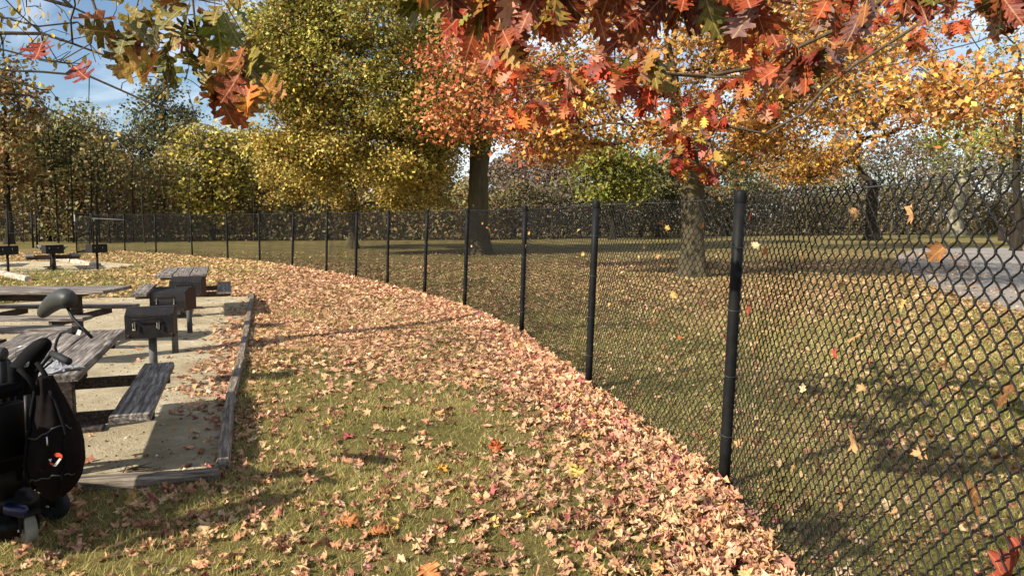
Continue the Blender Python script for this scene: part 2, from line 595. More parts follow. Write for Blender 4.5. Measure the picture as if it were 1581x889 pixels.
def scatter(variants, pos, rot, scale, col, rng, centre=True):
    """instances of leaf variants as one vertex/triangle/colour soup"""
    V, T, C = [], [], []
    off = 0
    which = rng.integers(0, len(variants), len(pos))
    for k, (v, t) in enumerate(variants):
        m = which == k
        n = int(m.sum())
        if not n: continue
        vv = v - np.array([0, .42, 0]) if centre else v
        w = np.einsum('nij,vj->nvi', rot[m], vv) * scale[m][:, None, None] + pos[m][:, None, :]
        V.append(w.reshape(-1, 3))
        T.append((t[None] + (np.arange(n) * len(v))[:, None, None]).reshape(-1, 3) + off)
        C.append(np.repeat(col[m], len(v), axis=0))
        off += n * len(v)
    return np.vstack(V), np.vstack(T), np.vstack(C)

def pick(rng, n, palette, jitter=0.18):
    """colours drawn from [(weight, rgb)]"""
    w = np.array([p[0] for p in palette], float); w /= w.sum()
    c = np.array([p[1] for p in palette])[rng.choice(len(palette), n, p=w)]
    c = c * np.exp(rng.normal(0, jitter, (n, 1))) * np.exp(rng.normal(0, jitter * 0.35, (n, 3)))
    return np.clip(c, 0.003, 0.85)

def vnoise(x, y, cell, seed):
    r = np.random.default_rng(seed).random((256, 256))
    gx, gy = x / cell, y / cell
    ix, iy = np.floor(gx).astype(int), np.floor(gy).astype(int)
    fx, fy = gx - ix, gy - iy
    fx, fy = fx * fx * (3 - 2 * fx), fy * fy * (3 - 2 * fy)
    g = lambda a, b: r[a % 256, b % 256]
    return (g(ix, iy) * (1 - fx) + g(ix + 1, iy) * fx) * (1 - fy) + (g(ix, iy + 1) * (1 - fx) + g(ix + 1, iy + 1) * fx) * fy

def sstep(a, b, x):
    t = np.clip((x - a) / (b - a), 0, 1)
    return t * t * (3 - 2 * t)

# ------------------------------------------------------------------ trees
class Skeleton:
    def __init__(self):
        self.p, self.par, self.tip = [], [], []
    def node(self, p, par):
        self.p.append(np.array(p, float)); self.par.append(par)
        return len(self.p) - 1
    def chain(self, pts, par=-1):
        for q in pts:
            par = self.node(q, par)
        return par
    def reach(self, target, rng, step=0.6, bow=0.12, up_pen=1.2, start=0, seg=4):
        P_ = np.array(self.p[start:])
        d = target - P_
        dist = np.linalg.norm(d, axis=1)
        cost = dist + up_pen * np.maximum(0, P_[:, 2] - target[2]) + 0.0
        i = int(np.argmin(cost)) + start
        a = self.p[i]
        L = np.linalg.norm(target - a)
        n = max(1, min(seg, int(L / step)))
        par = i
        off = rng.normal(0, bow * L, 3); off[2] = abs(off[2]) * 0.6
        for k in range(1, n + 1):
            t = k / n
            q = a + (target - a) * t + off * math.sin(math.pi * t) + rng.normal(0, 0.045 * L, 3) * (k < n)
            par = self.node(q, par)
        self.tip.append(par)
        return par
    def radii(self, tip_r, power=2.3, cap=1e9):
        n = len(self.p)
        acc = np.zeros(n)
        has = np.zeros(n, bool)
        for i in range(n):
            if self.par[i] >= 0: has[self.par[i]] = True
        for i in range(n - 1, -1, -1):
            if not has[i]: acc[i] += tip_r ** power
            else: acc[i] += (tip_r * 0.15) ** power
            if self.par[i] >= 0: acc[self.par[i]] += acc[i]
        return np.minimum(acc ** (1 / power), cap)

def edge_tubes(A, B, ra, rb, k):
    """tapered tubes along many edges at once"""
    n = len(A)
    d = B - A
    d = d / (np.linalg.norm(d, axis=1, keepdims=True) + 1e-9)
    ref = np.where(np.abs(d[:, 2:3]) < 0.9, np.array([[0, 0, 1.0]]), np.array([[1.0, 0, 0]]))
    u = np.cross(d, ref); u /= np.linalg.norm(u, axis=1, keepdims=True)
    w = np.cross(d, u)
    t = np.arange(k) * 2 * np.pi / k
    ring = u[:, None, :] * np.cos(t)[None, :, None] + w[:, None, :] * np.sin(t)[None, :, None]
    v = np.concatenate([A[:, None] - d[:, None] * ra[:, None, None] * 0.3 + ring * ra[:, None, None], B[:, None] + ring * rb[:, None, None]], axis=1)
    i = np.arange(k); j = (i + 1) % k
    t1 = np.stack([i, j, j + k], 1); t2 = np.stack([i, j + k, i + k], 1)
    tri = np.vstack([t1, t2])
    T = (tri[None] + (np.arange(n) * 2 * k)[:, None, None]).reshape(-1, 3)
    return v.reshape(-1, 3), T

def limbs_of(sk, rad, rmax, nt, mat, root, most=10):
    """each limb that leaves the trunk is a part of its own"""
    own = [-1] * len(sk.p); groups = {}
    for i in range(nt, len(sk.p)):
        own[i] = i if sk.par[i] < nt else own[sk.par[i]]
        groups.setdefault(own[i], []).append(i)
    gs = sorted(groups.values(), key=lambda g: -len(g))
    for g in gs[:most]:
        obj('limb', skeleton_mesh('limb', sk, rad, rmax, g), mat, root)
    if gs[most:]:
        obj('small_branches', skeleton_mesh('small_branches', sk, rad, rmax, [i for g in gs[most:] for i in g]), mat, root, kind='stuff')

def skeleton_mesh(name, sk, rad, rmax, idx, kmax=7):
    A, B, ra, rb = [], [], [], []
    for i in idx:
        if sk.par[i] < 0: continue
        A.append(sk.p[sk.par[i]]); B.append(sk.p[i])
        ra.append(min(rad[sk.par[i]], rad[i] * 1.35)); rb.append(rad[i])
    A, B, ra, rb = map(np.array, (A, B, ra, rb))
    V, T, off = [], [], 0
    for lo, hi, k in ((0, rmax * 0.12, 3), (rmax * 0.12, rmax * 0.35, 5), (rmax * 0.35, 1e9, kmax)):
        m = (ra >= lo) & (ra < hi)
        if not m.any(): continue
        v, t = edge_tubes(A[m], B[m], ra[m], rb[m], k)
        V.append(v); T.append(t + off); off += len(v)
    return tri_mesh(name, np.vstack(V), np.vstack(T), smooth=True)

def trunk_mesh(name, pts, radii, rng, k=26, rough=0.07, flare=0.0):
    """a swept trunk with buttress flare at its foot and furrowed bark"""
    pts = np.array(pts); radii = np.array(radii)
    t = np.linspace(0, 1, len(pts)); tt = np.linspace(0, 1, max(14, len(pts) * 4))
    Pp = np.stack([np.interp(tt, t, pts[:, i]) for i in range(3)], 1)
    R = np.interp(tt, t, radii)
    V = []
    ph = rng.uniform(0, 6.28, 6)
    for i in range(len(tt)):
        a = np.arange(k) * 2 * np.pi / k
        h = Pp[i, 2] - Pp[0, 2]
        fl = 1 + flare * math.exp(-h / (radii[0] * 1.1)) * (1 + 0.45 * np.sin(a * 5 + ph[0]))
        rr = R[i] * fl * (1 + rough * np.sin(a * 3 + ph[1] + h * 1.3) + rough * 0.7 * np.sin(a * 7 + ph[2] - h * 2.2) + rng.normal(0, rough * 0.35, k))
        V.append(np.stack([Pp[i, 0] + rr * np.cos(a), Pp[i, 1] + rr * np.sin(a), np.full(k, Pp[i, 2])], 1))
    V = np.vstack(V)
    i = np.arange(k); j = (i + 1) % k
    Q = np.vstack([np.stack([i + r * k, j + r * k, j + (r + 1) * k, i + (r + 1) * k], 1) for r in range(len(tt) - 1)])
    return tri_mesh(name, V, Q, smooth=True)

def leaf_variants(kind, rng):
    if kind == 'maple': return [curled(fan_leaf(MAPLE_LO), rng, 0.7) for _ in range(6)]
    if kind == 'maple_tiny':
        base = (np.array([(0, 0, 0), (.55, .38, .08), (0, .45, 0), (.2, .6, 0), (0, 1, .05), (-.2, .6, 0), (-.55, .38, .08)], float), np.array([(0, 1, 2), (2, 1, 3), (2, 3, 4), (2, 4, 5), (2, 5, 6), (0, 2, 6)]))
        return [curled(base, rng, 0.6) for _ in range(5)]
    if kind == 'oval':
        base = (np.array([(0, 0, 0), (.22, .3, .06), (.2, .65, .06), (0, 1, 0), (-.2, .65, .06), (-.22, .3, .06), (0, .5, 0)], float), np.array([(0, 1, 6), (1, 2, 6), (2, 3, 6), (3, 4, 6), (4, 5, 6), (5, 0, 6)]))
        return [curled(base, rng, 0.5) for _ in range(4)]
    base = (np.array([(0, 0, 0), (.34, .5, .1), (0, 1, 0), (-.34, .5, .1)], float), np.array([(0, 1, 2), (0, 2, 3)]))
    return [base]

def make_tree(name, label, base, trunk_pts, trunk_r, attractors, palette, rng, leaf_kind='tiny', leaves_per=40, leaf_size=0.12, cluster=0.45,
              bark='bark', tip_r=0.012, group=None, flare=0.5, colour_fn=None, flat=0.6, limb_start=1, crown=True, gain=1.0):
    root = empty(name, tuple(base), label=label, cat='tree', group=group)
    tp = [np.array(p, float) for p in trunk_pts]
    trunk = obj('trunk', trunk_mesh('trunk', [q - base for q in tp], trunk_r, rng, flare=flare), M[bark], root)
    sk = Skeleton()
    sk.chain(tp)
    nt = len(tp)
    order = np.argsort([np.min(np.linalg.norm(np.array(tp)[limb_start:] - a, axis=1)) for a in attractors])
    for i in order:
        sk.reach(attractors[i], rng, start=limb_start, step=0.5)
    rad = sk.radii(tip_r, cap=trunk_r[-1] * 0.95)
    for i in range(nt): rad[i] = trunk_r[min(i, len(trunk_r) - 1)]
    sk.p = [q - base for q in sk.p]
    if len(sk.p) > nt:
        limbs_of(sk, rad, trunk_r[-1], nt, M[bark], root)
    if crown and leaves_per:
        tips = np.array([sk.p[i] for i in sk.tip])
        mids = np.array([sk.p[sk.par[i]] for i in sk.tip])
        cen = np.vstack([tips, (tips + mids) / 2]) if len(tips) else tips
        n = leaves_per * len(cen) // 2
        idx = rng.integers(0, len(cen), n)
        pos = cen[idx] + rng.normal(0, cluster, (n, 3)) * np.array([1, 1, flat])
        pos[:, 2] -= rng.random(n) * cluster * 0.4
        nor = rng.normal(0, 1, (n, 3)) + np.array([-0.25, -0.35, 0.7])
        rot = frames(nor, rng.uniform(0, 6.28, n))
        sc = leaf_size * rng.uniform(0.65, 1.25, n)
        clump = np.exp(rng.normal(0, 0.24, len(cen)))[idx][:, None]  # random tone per leaf clump, put in for lit and shaded masses
        col = colour_fn(pos + base, n, rng) if colour_fn else pick(rng, n, palette)
        V, T, C = scatter(leaf_variants(leaf_kind, rng), pos, rot, sc, np.clip(col * clump * gain, 0.003, 0.85), rng)
        obj('crown', tri_mesh('crown', V, T, C), M['leaf'], root)
    return root

def ellipsoid(rng, n, c, r, inner=0.35, low_cut=-1.0):
    out = []
    while len(out) < n:
        v = rng.normal(0, 1, 3); v /= np.linalg.norm(v)
        v *= rng.uniform(inner ** 3, 1) ** (1 / 3)
        if v[2] < low_cut: continue
        out.append(np.array(c) + v * np.array(r))
    return out

# ------------------------------------------------------------------ the big trees beyond the fence
def pal(*items): return [(w, S(*c)) for w, c in items]
OLIVE = pal((4, (128, 124, 52)), (3, (152, 142, 66)), (2, (104, 108, 46)), (2, (170, 150, 76)), (1, (130, 94, 54)))
YELLOW = pal((4, (172, 148, 64)), (3, (148, 130, 60)), (2, (192, 162, 82)), (3, (124, 112, 52)), (1, (160, 112, 60)))
GOLD = pal((4, (188, 140, 62)), (3, (202, 160, 86)), (2, (164, 114, 50)), (1.4, (188, 110, 56)), (2, (132, 92, 46)))
SALMON = pal((4, (186, 116, 74)), (3, (166, 94, 56)), (2, (200, 138, 86)), (1.4, (146, 70, 42)), (1, (160, 120, 56)))

rng = np.random.default_rng(11)
base = H(738, 393); dA = base[1]
tA = [base, P(737, 350, dA), P(738, 300, dA), P(741, 250, dA), P(738, 205, dA), P(728, 150, dA), P(716, 90, dA)]
att = ellipsoid(rng, 190, P(596, 50, dA - 1), (5.4, 4.2, 6.2), 0.2)
att += ellipsoid(rng, 70, P(465, 110, dA - 2), (2.0, 2.5, 4.4), 0.1) + ellipsoid(rng, 26, P(680, 165, dA - 1), (1.4, 2.5, 1.6), 0.1)
att += ellipsoid(rng, 34, P(428, 40, dA - 2), (1.7, 2.4, 3.6), .1)
att += ellipsoid(rng, 60, P(690, 60, dA), (3.2, 3.5, 5.4), 0.2)
att += ellipsoid(rng, 75, P(550, 195, dA - 1.5), (4.2, 2.6, 2.9), 0.1) + ellipsoid(rng, 20, P(628, 250, dA - 1), (1.3, 2.0, 1.5), 0.1)
def colA(p, n, r):
    c = pick(r, n, OLIVE); y = pick(r, n, YELLOW)
    f = sstep(9.5, 4.0, p[:, 2] + 0.25 * (p[:, 0] + 9))[:, None]
    f = (r.random((n, 1)) < f * 0.75 + 0.08)
    return np.where(f, y, c)
make_tree('maple_tree', 'large olive green maple with a thick straight trunk left of centre', base, tA, [.46, .43, .42, .40, .36, .26, .16], att, OLIVE, rng,
          'tiny', 290, 0.15, 0.46, 'bark', 0.018, colour_fn=colA, gain=1.15)

rng = np.random.default_rng(12)
base = H(545, 384); dB = base[1]
tB = [base, P(545, 340, dB), P(543, 270, dB), P(548, 200, dB), P(545, 150, dB)]
att = ellipsoid(rng, 60, P(570, 262, dB), (5.4, 3.5, 2.7), 0.2) + ellipsoid(rng, 34, P(448, 250, dB), (1.9, 2.5, 2.6), 0.1) + ellipsoid(rng, 26, P(640, 275, dB), (3.0, 2.5, 1.9), 0.1) + ellipsoid(rng, 22, P(500, 210, dB), (3.0, 2.5, 2.6), 0.1)
make_tree('maple_tree', 'broad yellow tree with low ochre branches behind the curving fence', base, tB, [.24, .22, .2, .15, .1], att, YELLOW, rng,
          'tiny', 270, 0.145, 0.40, 'bark', 0.016, gain=.95)

rng = np.random.default_rng(13)
base = H(1070, 428); d2 = base[1]
t2 = [base, P(1070, 395, d2), P(1070, 350, d2), P(1070, 310, d2), P(1069, 278, d2), P(1063, 235, d2), P(1046, 190, d2), P(1042, 130, d2 - .5), P(1030, 60, d2 - .8)]
att = [P(1105, 275, d2), P(1130, 250, d2 - .2), P(1165, 225, d2 - .5), P(1195, 198, d2 - .8), P(1000, 215, d2), P(960, 185, d2 - .3)] + ellipsoid(rng, 165, P(1000, 40, d2 - 1.0), (5.6, 3.6, 3.6), 0.25, -0.8) + ellipsoid(rng, 30, P(730, 130, d2 + 2), (1.6, 1.6, 1.9), 0.1)
att += ellipsoid(rng, 24, P(1460, 135, d2 - 5), (2.6, 1.6, 0.95), 0.1) + ellipsoid(rng, 22, P(1290, 60, d2 - 3), (2.4, 2.0, 1.2), 0.2)
att += ellipsoid(rng, 20, P(870, 185, d2 - 1), (1.7, 1.5, 0.8), 0.1) + ellipsoid(rng, 12, P(1190, 200, d2 - 1), (1.4, 1.2, .7), 0.1)
def col2(p, n, r):
    g = pick(r, n, GOLD); s = pick(r, n, SALMON)
    f = sstep(1.6, -0.5, p[:, 0])[:, None] * 0.95 + sstep(6.5, 8.5, p[:, 0])[:, None] * 0.22 * (p[:, 2:3] < 5.0)
    return np.where(r.random((n, 1)) < f, s, g)
make_tree('maple_tree', 'golden orange maple with grey trunk just beyond the fence', base, t2, [.32, .31, .305, .30, .28, .20, .15, .12, .08], att, GOLD, rng,
          'maple_tiny', 94, 0.135, 0.44, 'bark', 0.013, colour_fn=col2, flare=0.45)
# the second stem of that maple leans to the right
rng = np.random.default_rng(14)
base = H(1345, 371); d3 = base[1]
t3 = [base, P(1345, 340, d3), P(1346, 310, d3), P(1349, 285, d3)]
att = [P(1322, 200, d3), P(1345, 190, d3), P(1362, 195, d3), P(1382, 205, d3), P(1330, 120, d3), P(1352, 100, d3), P(1390, 130, d3), P(1290, 190, d3), P(1420, 170, d3)]
att += ellipsoid(rng, 40, P(1250, 245, d3 - 3), (3.6, 2.2, 1.5), 0.1) + ellipsoid(rng, 70, P(1350, 120, d3), (5.5, 3.5, 4.5), 0.3)
make_tree('maple_tree', 'dark trunked maple forking low with sparse gold leaves at right', base, t3, [.42, .38, .36, .34], att, GOLD, rng,
          'maple_tiny', 75, 0.2, 0.55, 'bark_dark', 0.034, colour_fn=lambda p, n, r: pick(r, n, pal((3, (196, 146, 50)), (2, (170, 120, 50)), (2, (150, 96, 60)), (1, (140, 120, 50)))))
rng = np.random.default_rng(15)
base = H(1474, 364); d4 = base[1]
t4 = [base, P(1476, 330, d4), P(1482, 300, d4), P(1490, 265, d4), P(1500, 220, d4), P(1512, 160, d4)]
att = ellipsoid(rng, 36, P(1480, 225, d4 - 6), (3.6, 2.5, 2.6), 0.1) + ellipsoid(rng, 50, P(1510, 150, d4), (5.0, 3.5, 4.5), 0.3)
make_tree('lime_tree', 'pale trunked tree with yellow green leaves beyond the road', base, t4, [.62, .5, .46, .4, .3, .2], att, OLIVE, rng,
          'maple_tiny', 42, 0.22, 0.6, 'bark_pale', 0.03, colour_fn=lambda p, n, r: pick(r, n, pal((3, (166, 172, 60)), (2, (120, 130, 50)), (1, (150, 130, 60)))))

# layered maples behind the golden one
for k, (px, bpx, d, cy, rx_, rz_, na, lp, pl_, lab) in enumerate([
        (1215, 1075, 36, 95, 5.2, 4.6, 90, 150, pal((3, (178, 134, 58)), (2, (150, 112, 52)), (2, (192, 152, 82)), (1, (160, 96, 54))), 'golden brown maple standing behind the nearest post'),
        (868, 743, 40, 85, 4.6, 5.2, 80, 150, pal((3, (186, 142, 62)), (2, (200, 160, 84)), (2, (150, 108, 52)), (1, (178, 104, 58))), 'golden maple between the two thick trunks, farther back'),
        (1560, 1572, 37, 90, 4.2, 5.4, 60, 60, pal((3, (166, 130, 60)), (2, (140, 116, 58)), (1, (180, 116, 60)), (1, (120, 112, 58))), 'ochre maple at the right edge behind the road')]):
    rng = np.random.default_rng(400 + k)
    b = P(bpx, 335, d); b[2] = 0
    top = P(px, cy, d)[2]; sh = P(px, 335, d)[0] - b[0]
    tp = [b] + [b + np.array([sh * t ** 4 * .9 + rng.normal(0, .08), rng.normal(0, .1), top * t]) for t in (.15, .35, .6, .85, 1.05)]
    att = ellipsoid(rng, na, P(px, cy, d), (rx_, 3.2, rz_), .2)
    make_tree('maple_tree', lab, b, tp, [.2, .18, .17, .15, .11, .06], att, pl_, rng, 'tiny', lp, .2, .5, 'bark_dark', .014)

# ------------------------------------------------------------------ the wood behind
WOOD = 'trees of the wood behind the lawn'
RUST = pal((3, (124, 96, 56)), (2, (144, 108, 60)), (2, (108, 92, 54)), (1.5, (104, 100, 56)))
DKOL = pal((3, (116, 114, 66)), (2, (136, 126, 72)), (2, (96, 98, 58)), (1, (148, 124, 78)))
WILL = pal((3, (152, 138, 62)), (2, (130, 122, 60)), (2, (170, 150, 70)), (1, (110, 104, 54)))
GREYB = pal((3, (118, 98, 84)), (2, (98, 84, 70)), (1, (128, 92, 74)), (1, (104, 96, 62)))
DKGR = pal((3, (84, 88, 56)), (2, (100, 100, 62)), (1, (124, 108, 66)))
YGR = pal((3, (112, 112, 44)), (2, (90, 96, 40)), (2, (142, 130, 54)))
wood = [  # px, depth, top y, crown width px, crown bottom y, palette, leaves per tip, what sets it apart
    (12, 46, 92, 110, 330, RUST, 95, 'brown leafy tree at the far left edge of the wood', 40),
    (70, 52, 165, 80, 270, DKOL, 60, 'thinly leaved olive tree with dark stems beside the brown leafy tree', 60),
    (122, 54, 150, 95, 300, DKOL, 90, 'leafy dark olive tree above the open gate', 55),
    (178, 57, 170, 90, 300, GREYB, 26, 'sparse twiggy tree left of the dark evergreen looking crown', 60),
    (256, 60, 120, 110, 300, DKGR, 120, 'tall dark green tree rising highest in the left wood', 55),
    (325, 52, 185, 120, 330, WILL, 110, 'feathery olive yellow tree in front of the dark green one', 55),
    (392, 57, 188, 100, 330, WILL, 100, 'olive yellow tree next to the big yellow maple', 45),
    (452, 64, 215, 90, 320, DKOL, 70, 'dull olive tree glimpsed behind the yellow maple', 35),
    (792, 60, 225, 80, 310, GREYB, 30, 'grey brown brushy tree right of the big maple trunk', 60),
    (850, 68, 215, 90, 320, GREYB, 34, 'greyish twiggy tree in the gap between the two big maples', 55),
    (945, 55, 205, 120, 318, YGR, 100, 'yellow green tree left of the golden maple trunk', 45),
    (1015, 62, 232, 90, 320, DKGR, 90, 'dark green tree directly behind the golden maple', 40),
    (1125, 66, 240, 60, 320, DKGR, 80, 'small dark green tree right of the golden maple trunk', 25),
    (1185, 78, 175, 90, 320, GREYB, 26, 'bare grey tree with pale stems behind the nearest post', 65),
    (1240, 74, 165, 90, 320, GREYB, 24, 'bare grey tree left of the dark forked maple', 65),
    (1300, 84, 170, 90, 330, GREYB, 26, 'faint bare tree just left of the dark forked trunk', 55),
    (1412, 82, 195, 90, 320, GREYB, 26, 'pinkish bare tree between dark fork and pale trunk', 60),
    (1452, 88, 230, 80, 320, GREYB, 30, 'low bare tree behind the pale trunked tree', 45),
    (1540, 80, 150, 90, 310, pal((2, (110, 104, 70)), (2, (90, 88, 60)), (1, (130, 110, 84))), 40, 'olive grey tree right of the pale trunked tree', 55),
    (1590, 74, 130, 90, 310, DKOL, 60, 'dark olive tree at the right edge of the wood', 50),
]
for i, (px, d, ty, w, by, p_, lp, lab, na) in enumerate(wood):
    rng = np.random.default_rng(100 + i)
    b = P(px, 335, d); b[2] = 0.0
    top, bot = P(px, ty, d)[2], P(px, by, d)[2]
    cz, rz = (top + bot) / 2, (top - bot) / 2
    rx = w / 2 / F * d
    tr = 0.10 + rng.random() * 0.08 + 0.004 * top
    lean = rng.normal(0, 0.5)
    tp = [b] + [b + np.array([lean * t * t + rng.normal(0, .08), rng.normal(0, .08), top * 0.8 * t]) for t in (.12, .3, .5, .75, 1.0)]
    att = ellipsoid(rng, na, (b[0] + lean * .5, d, cz), (rx, rx * 0.8, rz), 0.2)
    make_tree('woodland_tree', lab, b, tp, [tr * 1.1, tr, tr * .9, tr * .75, tr * .5, tr * .2], att, p_, rng, 'tiny', lp, 0.30 if lp > 30 else 0.2, 0.62 if lp > 30 else 0.5,
              'bark' if 1180 < px < 1460 and i % 2 else 'bark_dark', 0.017, WOOD, gain=1.15)
ORD = ['first', 'second', 'third', 'fourth', 'fifth', 'sixth', 'seventh', 'eighth', 'ninth', 'tenth']
SAPL = [o + ' thin bare sapling from the left edge of the left wood' for o in ORD] + ['thin bare sapling in front of the feathery olive yellow tree']
SAPL += [o + ' thin sapling to the right of the big maple trunk' for o in ORD[:3]] + [o + ' pale thin sapling to the right of the nearest fence post' for o in ORD[:5]] + [o + ' slender pale stem in the brush right of the nearest post' for o in ORD]
# thin bare saplings along the edge of the left wood
for i, px in enumerate((34, 58, 88, 103, 112, 140, 152, 168, 205, 222, 290, 770, 778, 786, 1210, 1262, 1330, 1395, 1436, 1172, 1194, 1228, 1246, 1280, 1312, 1378, 1455, 1520, 1556)):
    rng = np.random.default_rng(200 + i)
    left = px < 700
    d = 47 + rng.random() * 3 if left else 62 + rng.random() * 10
    b = P(px, 335, d); b[2] = 0
    h = rng.uniform(6, 9.5)
    tr = rng.uniform(.035, .07) if left else rng.uniform(.04, .10)
    lean = rng.normal(0, .5)
    tp = [b] + [b + np.array([lean * t * t + rng.normal(0, .06), rng.normal(0, .06), h * t]) for t in (.2, .4, .6, .8, 1.0)]
    att = ellipsoid(rng, 26, (b[0] + lean * .6, d, h * 0.72), (1.0, 1.0, h * 0.32), 0.1)
    make_tree('sapling', SAPL[i], b, tp, [tr, tr * .9, tr * .75, tr * .6, tr * .4, tr * .2], att, DKOL, rng, 'tiny', 5, 0.2, 0.4,
              'bark_dark' if left else 'bark', 0.012, 'bare saplings in the wood', flare=0.1)

# undergrowth and the distant wood: masses nobody could count
def mass(name, label, spans, seed, n, zfun, size, colour):
    rng = np.random.default_rng(seed)
    t = rng.random(n)
    px = -140 + t * 1880
    base_d = np.interp(px, [-140, 100, 420, 760, 1000, 1200, 1500, 1740], spans)
    d = base_d + rng.random(n) ** 1.3 * 7
    lump = vnoise(px, d * 0 + 3, 38, seed) * 0.6 + vnoise(px, d, 90, seed + 1) * 0.5
    h = zfun(px) * (0.45 + 0.75 * lump)
    x = (px - CX) / F * d
    z = h * (rng.random(n) ** 0.8)
    pos = np.stack([x, d, z], 1)
    rot = frames(rng.normal(0, 1, (n, 3)) + np.array([-.2, -.5, .5]), rng.uniform(0, 6.28, n))
    V, T, C = scatter(leaf_variants('tiny', rng), pos, rot, size * rng.uniform(.6, 1.4, n), colour(px, z / h, n, rng), rng)
    # twigs through it
    m = 1500
    k = rng.integers(0, n, m)
    A = pos[k].copy(); A[:, 2] = 0
    B = A + np.stack([rng.normal(0, 1.1, m), rng.normal(0, .5, m), h[k] * rng.uniform(.5, 1.25, m)], 1)
    r = rng.uniform(.008, .028, m)
    v2, t2_ = edge_tubes(A, B, r, r * .3, 3)
    c2 = np.repeat(pick(rng, m, pal((2, (96, 80, 66)), (1, (130, 116, 102)), (1, (64, 52, 44)))), 6, axis=0)
    return obj(name, tri_mesh(name, np.vstack([V, v2]), np.vstack([T, t2_ + len(V)]), np.vstack([C, c2])), M['leaf'], label=label, kind='stuff')

def under_col(px, f, n, r):
    a = pick(r, n, pal((3, (126, 120, 72)), (2, (146, 130, 78)), (2, (104, 102, 62)), (2, (150, 114, 78)), (1, (156, 132, 86))), .1)
    b = pick(r, n, pal((3, (102, 92, 64)), (2, (90, 88, 52)), (2, (112, 94, 78)), (1, (98, 100, 56)), (1, (122, 102, 80))), .1)
    m = r.random((n, 1)) < sstep(700, 850, px)[:, None]
    return np.where(m, b, a)
mass('undergrowth', 'dense brown and olive undergrowth along the edge of the wood', [49, 50, 52, 54, 60, 66, 70, 72], 301, 66000,
     lambda px: np.interp(px, [-140, 200, 420, 700, 900, 1100, 1581], [7.5, 7.5, 6.0, 4.6, 4.6, 4.4, 4.6]), 0.27, under_col)
mass('distant_wood', 'grey brown mass of the distant wood', [66, 68, 70, 74, 84, 96, 104, 104], 302, 70000,
     lambda px: np.interp(px, [-140, 100, 200, 420, 700, 900, 1100, 1581], [9.5, 10.0, 9.0, 8.0, 9, 10.5, 12.5, 13.0]), 0.44,
     lambda px, f, n, r: np.where(r.random((n, 1)) < sstep(550, 800, px)[:, None], pick(r, n, pal((3, (104, 90, 76)), (2, (90, 80, 64)), (1, (96, 90, 58)), (1, (112, 86, 68))), .08), pick(r, n, pal((3, (104, 92, 58)), (2, (122, 98, 68)), (1, (88, 88, 48))))))

# ------------------------------------------------------------------ near trees whose branches hang into view
def single_leaf_material(name, transl, rough, spec):
    m, n, l, b = new_mat(name)
    oi = n.new('ShaderNodeObjectInfo')
    t = n.new('ShaderNodeTexCoord')
    va = n.new('ShaderNodeVectorMath'); va.operation = 'ADD'
    l.new(t.outputs['Object'], va.inputs[0]); l.new(oi.outputs['Random'], va.inputs[1])
    x = n.new('ShaderNodeTexNoise')
    x.inputs['Scale'].default_value = 2.6; x.inputs['Detail'].default_value = 5
    l.new(va.outputs[0], x.inputs['Vector'])
    r = ramp(n, l, x.outputs['Fac'], [(0.3, (0.62, 0.58, 0.55)), (0.55, (1, 1, 1)), (0.75, (1.3, 1.22, 1.0))])
    c = mixc(n, l, 1.0, oi.outputs['Color'], r.outputs['Color'], 'MULTIPLY')
    # pale midrib and side veins
    sx = n.new('ShaderNodeSeparateXYZ'); l.new(t.outputs['Object'], sx.inputs[0])
    ab = n.new('ShaderNodeMath'); ab.operation = 'ABSOLUTE'; l.new(sx.outputs[0], ab.inputs[0])
    mr = n.new('ShaderNodeMapRange'); mr.inputs[1].default_value = 0.004; mr.inputs[2].default_value = 0.022; mr.inputs[3].default_value = 0.45; mr.inputs[4].default_value = 0.0
    l.new(ab.outputs[0], mr.inputs[0])
    sd = n.new('ShaderNodeMath'); sd.operation = 'MULTIPLY_ADD'; sd.inputs[1].default_value = -0.9
    l.new(ab.outputs[0], sd.inputs[0]); l.new(sx.outputs[1], sd.inputs[2])
    wv = n.new('ShaderNodeMath'); wv.operation = 'PINGPONG'; wv.inputs[1].default_value = 0.07; l.new(sd.outputs[0], wv.inputs[0])
    m2 = n.new('ShaderNodeMapRange'); m2.inputs[1].default_value = 0.0; m2.inputs[2].default_value = 0.012; m2.inputs[3].default_value = 0.28; m2.inputs[4].default_value = 0.0
    l.new(wv.outputs[0], m2.inputs[0])
    mxn = n.new('ShaderNodeMath'); mxn.operation = 'MAXIMUM'; l.new(mr.outputs[0], mxn.inputs[0]); l.new(m2.outputs[0], mxn.inputs[1])
    c = mixc(n, l, mxn.outputs[0], c, S(214, 176, 120))
    l.new(c, b.inputs['Base Color'])
    b.inputs['Roughness'].default_value = rough
    b.inputs['Specular IOR Level'].default_value = spec
    tr = n.new('ShaderNodeBsdfTranslucent'); l.new(c, tr.inputs['Color'])
    ms = n.new('ShaderNodeMixShader'); ms.inputs[0].default_value = transl
    l.new(b.outputs[0], ms.inputs[1]); l.new(tr.outputs[0], ms.inputs[2])
    l.new(ms.outputs[0], n['Material Output'].inputs['Surface'])
    bump(n, l, x.outputs['Fac'], b, 0.35, 0.05)
    return m
M['oak_leaf'] = single_leaf_material('oak leaf', 0.24, 0.5, 0.25)
M['fallen_leaf'] = single_leaf_material('single fallen leaf', 0.15, 0.75, 0.08)

def leaf_meshes(tpl, n, seed, amount, mat, name):
    r = np.random.default_rng(seed)
    out = []
    for k in range(n):
        v, t = curled(tpl, r, amount)
        out.append(tri_mesh(name, v, t, smooth=True))
        out[-1].materials.append(mat)
    return out

